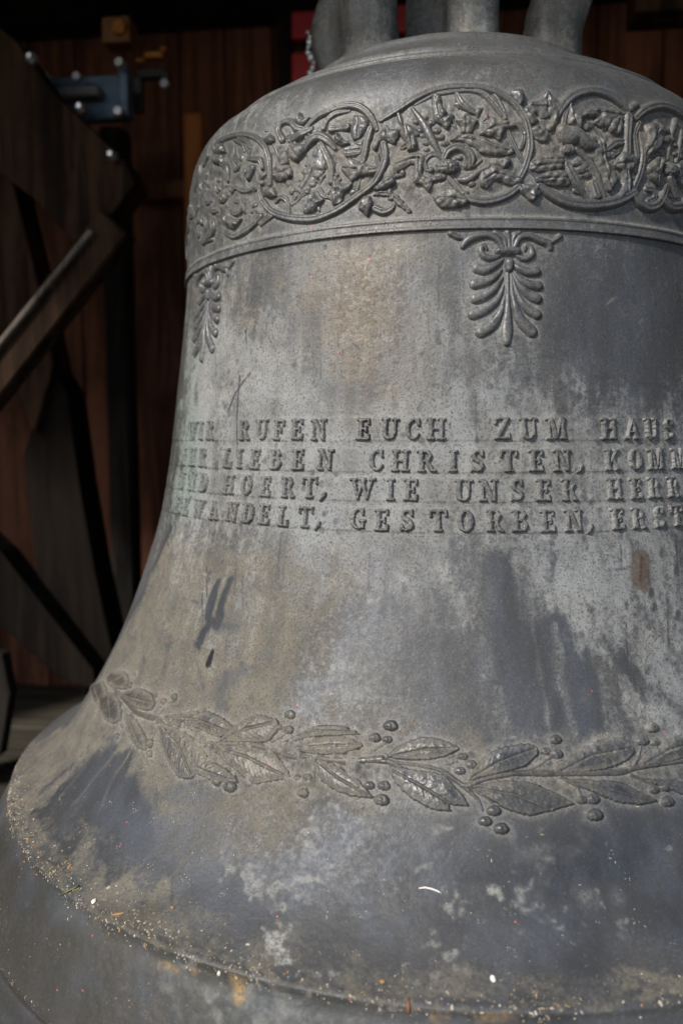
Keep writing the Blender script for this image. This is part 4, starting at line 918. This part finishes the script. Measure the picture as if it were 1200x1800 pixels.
# ------------------------------------------------------------------ grit, chips and shavings lying on the bell
M_CHIP = []
for nm, c in (('pale_chip', (.42, .38, .31)), ('orange_wood_chip', (.34, .17, .06)), ('tan_shaving', (.28, .21, .12)), ('dark_crumb', (.07, .055, .04))): M_CHIP.append(plain(nm, c, .8))
GV, GF, GM = [], [], []
def chip(th, s, size, lift=0.):
    p = Vector(surf(np.array(th), np.array(s), lift)); nrm = (Vector(surf(np.array(th), np.array(s), .01))-p).normalized() if not lift else Vector((math.sin(th), -math.cos(th), .8)).normalized()
    t1 = nrm.orthogonal().normalized(); t1.rotate(Matrix.Rotation(random.uniform(0, 6.28), 3, nrm)); t2 = nrm.cross(t1)
    lx, ly, lz = size; n0 = len(GV)
    for sx, sy, sz in ((-1, -1, 0), (1, -1, 0), (1, 1, 0), (-1, 1, 0), (-.7, -.6, 1), (.6, -.7, 1), (.7, .6, 1), (-.5, .7, 1)):
        GV.append(tuple(p+t1*sx*lx*random.uniform(.6, 1)+t2*sy*ly*random.uniform(.6, 1)+nrm*(sz*lz-.0002)))
    for f in ((4, 5, 6, 7), (0, 1, 5, 4), (1, 2, 6, 5), (2, 3, 7, 6), (3, 0, 4, 7)): GF.append([n0+i for i in f])
    m = random.choices(range(4), (5, .9, 4, 4))[0]; GM.extend([m]*5)
s_r = s_of_z(-.4378)
for _ in range(7000):
    th = random.uniform(R(-78), R(35)); cl = vnoise(np.array(th*18), np.array(0.), 77)
    if random.random() > .15+1.3*float(cl)**2+.35*(th < -.25): continue
    s = s_r+random.gauss(-.003, .005)-abs(random.gauss(0, .012))*random.choice((1, 0, -.3)); k = abs(random.gauss(0, 1))+.35
    a = .00036*k; chip(th, s, (a*random.choice((1, 1.2, 2.2)), a, a*.7))
s_g = s_of_z(-.5285)
for _ in range(700):
    th = random.uniform(R(-72), R(-22)); a = .0003*(abs(random.gauss(0, .8))+.4); chip(th, s_g+random.gauss(-.001, .0035), (a*random.choice((1, 2)), a, a*.6))
for _ in range(900):
    th = random.uniform(R(-75), R(30)); a = .00028*(abs(random.gauss(0, .8))+.3); chip(th, s_r+random.uniform(.0, .075), (a*random.choice((1, 1, 3)), a, a*.5))
for _ in range(620):
    th = random.uniform(R(-62), R(30)); s = random.uniform(s_of_z(-.29), s_of_z(-.52)); k = abs(random.gauss(0, .8))+.3; a = .00030*k
    chip(th, s, (a*random.choice((1, 1, 3.0)), a, a*.5))
for _ in range(260):                                   # grains lodged on the upper edges of leaves
    x, y = random.choice(((700, 1285), (740, 1272), (560, 1275), (600, 1277), (930, 1310), (1060, 1297), (880, 1318), (470, 1330), (520, 1300), (690, 398), (745, 392), (640, 405), (820, 83), (760, 100)))
    ts = pick([(x+random.gauss(0, 14), y+random.gauss(0, 4))])[0]; a = random.uniform(.0003, .0006); chip(ts[0], ts[1], (a, a, a*.8), .0003)
me = mesh('grit', GV, GF)
for m in M_CHIP: me.materials.append(m)
me.polygons.foreach_set('material_index', GM)
o = obj('grit', me, None, None, 'stuff'); tag(o, 'fine grit, sawdust and wood crumbs lying along the lower ridge of the bell', 'debris')
def lump(name, px, py, dims, mat, label, cat, seed, lift=0.):
    ts = pick([(px, py)])[0]; p = Vector(surf(np.array(ts[0]), np.array(ts[1]), lift)); q = Vector(surf(np.array(ts[0]), np.array(ts[1]), .01+lift)); nrm = (q-p).normalized()
    rs = random.Random(seed); t1 = nrm.orthogonal().normalized(); t1.rotate(Matrix.Rotation(rs.uniform(0, 3), 3, nrm)); t2 = nrm.cross(t1); V = []; F = []; nu, nv = 12, 7
    for i in range(nv):
        ph = math.pi*i/(nv-1)
        for j in range(nu):
            a_ = 2*math.pi*j/nu; k = rs.uniform(.8, 1.1); V.append(tuple(p+t1*math.sin(ph)*math.cos(a_)*dims[0]*k+t2*math.sin(ph)*math.sin(a_)*dims[1]*k+nrm*(dims[2]*(.7+math.cos(ph)*k))))
    for i in range(nv-1):
        for j in range(nu): F.append([i*nu+j, (i+1)*nu+j, (i+1)*nu+(j+1) % nu, i*nu+(j+1) % nu])
    return tag(obj(name, mesh(name, V, F, False), mat), label, cat)
M_WHITE = plain('white_stone', (.78, .75, .68), .7)
lump('pebble', 166, 1586, (.0030, .0021, .0016), M_WHITE, 'small white pebble, larger one, lying on the dusty ridge at lower left of the bell', 'pebble', 1)
lump('pebble', 866, 1722, (.0021, .0026, .0014), M_WHITE, 'small white pebble resting just above the ridge below the right half of the wreath', 'pebble', 2)
lump('pebble', 386, 1711, (.0022, .0015, .0012), M_WHITE, 'tiny white pebble beside the ochre patch under the ridge', 'pebble', 3)
lump('wood_chip', 672, 1727, (.0016, .0022, .0010), M_CHIP[1], 'small orange wood chip lying low on the bell wall, just above the ridge', 'wood chip', 4)
lump('wood_chip', 304, 1596, (.0022, .0012, .0009), M_CHIP[1], 'orange wood chip lying beside the dark horseshoe shaped mark', 'wood chip', 5)
lump('wood_chip', 208, 1608, (.0060, .0011, .0009), M_CHIP[1], 'long orange wood splinter on the dust above the ridge at lower left', 'wood chip', 6)
def thread(name, pts, r, mat, label, cat, h=.0006):
    ts = pick(pts); P3 = [tuple(surf(np.array(a_), np.array(b_), h+.0006*(i % 2))) for i, (a_, b_) in enumerate(ts)]
    v, f = tube(P3, [r*(.6 if i in (0, len(P3)-1) else 1) for i in range(len(P3))], 6); return tag(obj(name, mesh(name, v, f, True), mat), label, cat)
thread('straw', [(736, 1562), (747, 1561), (758, 1563), (768, 1567), (776, 1571)], .0008, M_WHITE, 'thin curved white straw stuck to the dark lower wall of the bell', 'straw')
thread('twig', [(108, 1573), (122, 1568), (133, 1562), (140, 1558)], .0010, plain('green_twig', (.10, .10, .04)), 'short crooked green brown twig caught in the grit at lower left', 'twig', .001)
thread('splinter', [(915, 1733), (917, 1748), (919, 1768), (919, 1785)][:0] or [(717, 1755), (718, 1770), (718, 1785)], .0009, plain('red_splinter', (.28, .09, .05)), 'thin reddish splinter standing on the ridge under the bell wall', 'splinter', .001)

# ------------------------------------------------------------------ the belfry room behind
WALL_Y, FLOOR_Z, CEIL_Z = .98, -.70, 1.05
def board_set(parent, name, x0, x1, w, build, gap=.004):
    x = x0
    while x < x1:
        ww = w*random.uniform(.85, 1.15); build(x, min(x+ww, x1)-gap); x += ww
wb = obj('wall', mesh('wall', *box((0, WALL_Y+.06, .175), (3.6, .06, 1.76))), M_POST, None, 'structure')
def pl_back(xa, xb):
    o = obj('plank', mesh('plank', *box(((xa+xb)/2, WALL_Y+random.uniform(-.003, .003), .17), (xb-xa, .05, 1.74), None, .004)), M_PLANK, wb)
board_set(wb, 'plank', -1.75, 1.75, .135, pl_back)
for sx, lo in ((-1, 'left'), (1, 'right')):
    w = obj('wall', mesh('wall', *box((sx*1.82, .40, .175), (.06, 1.38, 1.755))), M_POST, None, 'structure')
    def pl_side(ya, yb, sx=sx, w=w): obj('plank', mesh('plank', *box((sx*1.77, (ya+yb)/2, .17), (.035, yb-ya, 1.74), None, .004)), M_PLANK, w)
    board_set(w, 'plank', -.28, .94, .15, pl_side)
fl = obj('floor', mesh('floor', *box((0, .28, FLOOR_Z-.045), (3.7, 1.5, .04))), M_POST, None, 'structure')
def fb(ya, yb): obj('board', mesh('board', *box((0, (ya+yb)/2, FLOOR_Z-.012+random.uniform(-.0015, .0015)), (3.6, yb-ya, .024), None, .003)), M_FLOOR, fl)
board_set(fl, 'board', -.46, 1.0, .14, fb)
ce = obj('ceiling', mesh('ceiling', *box((0, .155, CEIL_Z+.04), (3.8, 1.85, .05))), M_POST, None, 'structure')  # unseen; front overhang added to shade the bell's lip from the sky
def cb(ya, yb): obj('board', mesh('board', *box((0, (ya+yb)/2, CEIL_Z), (3.7, yb-ya, .022), None, .003)), M_POST, ce)
board_set(ce, 'board', -.75, 1.05, .15, cb)
gr = obj('ground', mesh('ground', [(-40, -60, FLOOR_Z-.08), (40, -60, FLOOR_Z-.08), (40, 20, FLOOR_Z-.08), (-40, 20, FLOOR_Z-.08)], [[0, 1, 2, 3]]), M_PAVE, None, 'structure')
# supports under the lip
for x, lb in ((-.46, 'dark squared timber under the left side of the bell lip'), (.46, 'dark squared timber under the right side of the bell lip')):
    tag(obj('support_beam', mesh('support_beam', *beam_between((x, -.30, FLOOR_Z+.0605), (x, .62, FLOOR_Z+.0605), .12, .119, (0, 0, 1))), M_POST), lb, 'beam')

def timber(name, p0, p1, w, d, mat, label, cat='beam', Y=.35):
    a_ = at(*p0, Y); b_ = at(*p1, Y); return tag(obj(name, mesh(name, *beam_between(a_, b_, w, d)), mat), label, cat)
def post(pxa, pxb, Y, mat, z0, z1, dep, label):
    a_ = at(pxa, 770, Y); b_ = at(pxb, 770, Y)
    return tag(obj('wooden_post', mesh('wooden_post', *box(((a_[0]+b_[0])/2, Y, (z0+z1)/2), (b_[0]-a_[0], dep, z1-z0), None, .005)), mat), label, 'post')
post(198, 236, .82, M_POST, FLOOR_Z+.001, CEIL_Z-.3, .07, 'narrow dark vertical post in front of the red brown boards, left of the bell')
# sloping frame legs and brace left of the bell
def slab(name, pix, Y, th, mat, label, cat, bev=0):
    """solid plate cut to an outline, Y is its front face, th its thickness"""
    A = [at(x, y, Y) for x, y in pix]; n = len(A)
    V = [tuple(p) for p in A]+[(p[0], p[1]+th, p[2]) for p in A]
    F = [list(range(n)), list(range(n, 2*n))[::-1]]+[[i, i+n, (i+1) % n+n, (i+1) % n] for i in range(n)]
    o = obj(name, mesh(name, V, F), mat); 
    if label: tag(o, label, cat)
    b_ = o.modifiers.new('bevel', 'BEVEL'); b_.width = .004; b_.segments = 2
    return o
frame_plate = slab('frame_cheek', [(-160, -60), (0, 48), (28, 70), (92, 160), (150, 215), (222, 285), (238, 322), (200, 372), (130, 425), (60, 350), (-160, 180)], .30, .07, M_BEAM,
                   'broad dark timber cheek of the bell frame with sloping edge and bolts, upper left', 'bell frame')
for (x, y) in ((60, 105), (200, 275), (146, 192)):
    c0 = at(x, y, .286); v, f = tube([tuple(c0), tuple(c0+np.array([0, -.012, 0])), tuple(c0+np.array([0, -.02, 0]))], [.011, .011, .005], 6)
    o = obj('bolt', mesh('bolt', v, f), M_BOLT, frame_plate)
timber('diagonal_brace', (208, 394), (-70, 750), .064, .045, M_BEAM, 'diagonal timber brace with a pale upper edge painted as skylit crossing the left side', Y=.16)
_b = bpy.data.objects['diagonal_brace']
obj('skylit_edge', mesh('skylit_edge', *beam_between(at(-70, 706, .150), at(170, 410, .150), .010, .050)), wood('skylit_edge_wood', (.05, .042, .034), (.13, .112, .094)), _b)  # added pale strip: skylight on the brace's top put into the colour
M_LEG = wood('blackened_timber', (.003, .0022, .0018), (.010, .007, .005))
slab('timber_strut', [(88, 640), (118, 690), (140, 850), (168, 1010), (205, 1180), (150, 1225), (90, 1150), (60, 980), (40, 800)], .42, .09, M_LEG, 'inclined grey timber leg standing between the brace and the dark gap', 'beam')
slab('timber_strut', [(-120, 300), (20, 310), (60, 470), (95, 640), (60, 760), (10, 660), (-120, 640)], .40, .08, M_BEAM, 'short upper timber leg behind the diagonal brace at the left edge', 'beam')
slab('sill_brace', [(-120, 860), (0, 968), (60, 1045), (165, 1180), (168, 1216), (100, 1190), (0, 1100), (-120, 1010)], .36, .07, M_LEG, 'lower diagonal timber brace sloping down behind the lip of the bell', 'beam')
slab('gap_block', [(-160, 1120), (4, 1150), (18, 1220), (0, 1330), (-160, 1400)],   .26, .03, M_POST, 'black block put in for the dark gap at the left edge beside the grey floor', 'block')  # added black slab that paints the dark gap here
# bracket of painted steel with bolts
br = bpy.data.objects.new('steel_bracket', None); COL.objects.link(br); br.location = tuple(at(150, 170, .52))
tag(br, 'blue grey painted steel bracket with bolt heads behind the timber cheek', 'bracket')
def child(name, vf, mat, par, smooth=False):
    v, f = vf; L0 = par.location; o = obj(name, mesh(name, [tuple(Vector(p)-L0) for p in v], f, smooth), mat, par); return o
def rect(x0, y0, x1, y1, Y, th):
    a_ = at(x0, y0, Y); b_ = at(x1, y1, Y); return box(((a_[0]+b_[0])/2, Y+th/2, (a_[2]+b_[2])/2), (abs(b_[0]-a_[0]), th, abs(a_[2]-b_[2])), None, .003)
child('plate', rect(78, 136, 228, 206, .52, .03), M_STEEL, br); child('upright', rect(206, 108, 226, 205, .505, .014), M_STEEL, br)
child('angle_iron', rect(92, 152, 172, 166, .49, .028), plain('pale_angle_iron', (.16, .14, .14), .5, .4), br)
for (x, y) in ((212, 112), (146, 192), (210, 197), (138, 137), (84, 137)):
    c0 = at(x, y, .486); child('bolt', tube([tuple(c0), tuple(c0-np.array([0, .012, 0]))], [.011, .009], 6), M_BOLT, br)
bk = bpy.data.objects.new('hinge_arm', None); COL.objects.link(bk); bk.location = tuple(at(262, 140, .6)); tag(bk, 'small dark iron arm with a shiny bolt end right of the blue bracket', 'bracket')
child('arm', rect(236, 120, 292, 134, .6, .02), M_DSTEEL, bk); child('upright', rect(230, 134, 250, 194, .6, .02), M_DSTEEL, bk)
c0 = at(292, 150, .59); child('bolt', tube([tuple(c0), tuple(c0-np.array([0, .014, 0]))], [.011, .009], 8), M_BOLT, bk); child('drop_link', rect(284, 122, 296, 148, .6, .016), M_DSTEEL, bk)
# orange brass lamp housing and small brass fitting
lm = bpy.data.objects.new('brass_fitting', None); COL.objects.link(lm); lm.location = tuple(at(203, 50, .62)); tag(lm, 'square orange brass housing with a glinting round face near the top left', 'fitting')
child('housing', rect(177, 28, 228, 72, .62, .05), plain('dull_brass', (.20, .10, .045), .5, .5), lm)
c0 = at(211, 49, .62); child('face', tube([tuple(c0), tuple(c0-np.array([0, .01, 0]))], [.019, .015], 16), M_BRASS, lm)
o = tag(obj('brass_latch_plate', mesh('brass_latch_plate', *join(rect(252, 89, 286, 100, .66, .02), rect(238, 101, 252, 108, .662, .02), rect(281, 80, 292, 88, .664, .02))), M_BRASS), 'small stepped orange brass latch plate right of the brass housing', 'fitting')
# lit door boards and ledge, red painted louvres, glass beads
post(334, 366, .80, wood('orange_board', (.26, .085, .024), (.50, .18, .055)), -.30, at(350, 200, .8)[2], .03, 'narrow orange brown board directly behind the left shoulder of the bell')
o = tag(obj('ledge', mesh('ledge', *rect(236, 318, 332, 346, .88, .06)), M_PLANK), 'thin brown ledge fixed across the boards left of the bell', 'ledge')
lv = bpy.data.objects.new('red_shutter', None); COL.objects.link(lv); lv.location = tuple(at(600, 60, .9)); tag(lv, 'red painted shutter slats seen between the cannons of the bell crown', 'shutter')
child('frame_bar', rect(486, -60, 512, 190, .91, .03), M_POST, lv)
for y0 in (-70, 10, 92): child('slat', rect(512, y0, 716, y0+44, .90, .02), M_RED, lv)
gb = bpy.data.objects.new('bead_string', None); COL.objects.link(gb); gb.location = tuple(at(547, 90, .7)); tag(gb, 'string of glinting glassy beads hanging left of the crown cannon', 'beads')
for i in range(9):
    c0 = Vector(at(541+4*math.sin(i*1.3)+i*1.1, 56+i*9, .35)); rr_ = .0035+.002*(i % 3)
    v, f = tube([c0-Vector((0, 0, rr_)), c0-Vector((0, 0, rr_*.6)), c0, c0+Vector((0, 0, rr_*.6)), c0+Vector((0, 0, rr_))], [rr_*.1, rr_*.8, rr_, rr_*.8, rr_*.1], 10)
    child('bead', (v, f), M_GLASS, gb, True)
tag(obj('lintel', mesh('lintel', *rect(1118, -60, 1300, 8, .45, .08)), M_BEAM), 'grey timber beam end just entering the top right corner', 'beam')
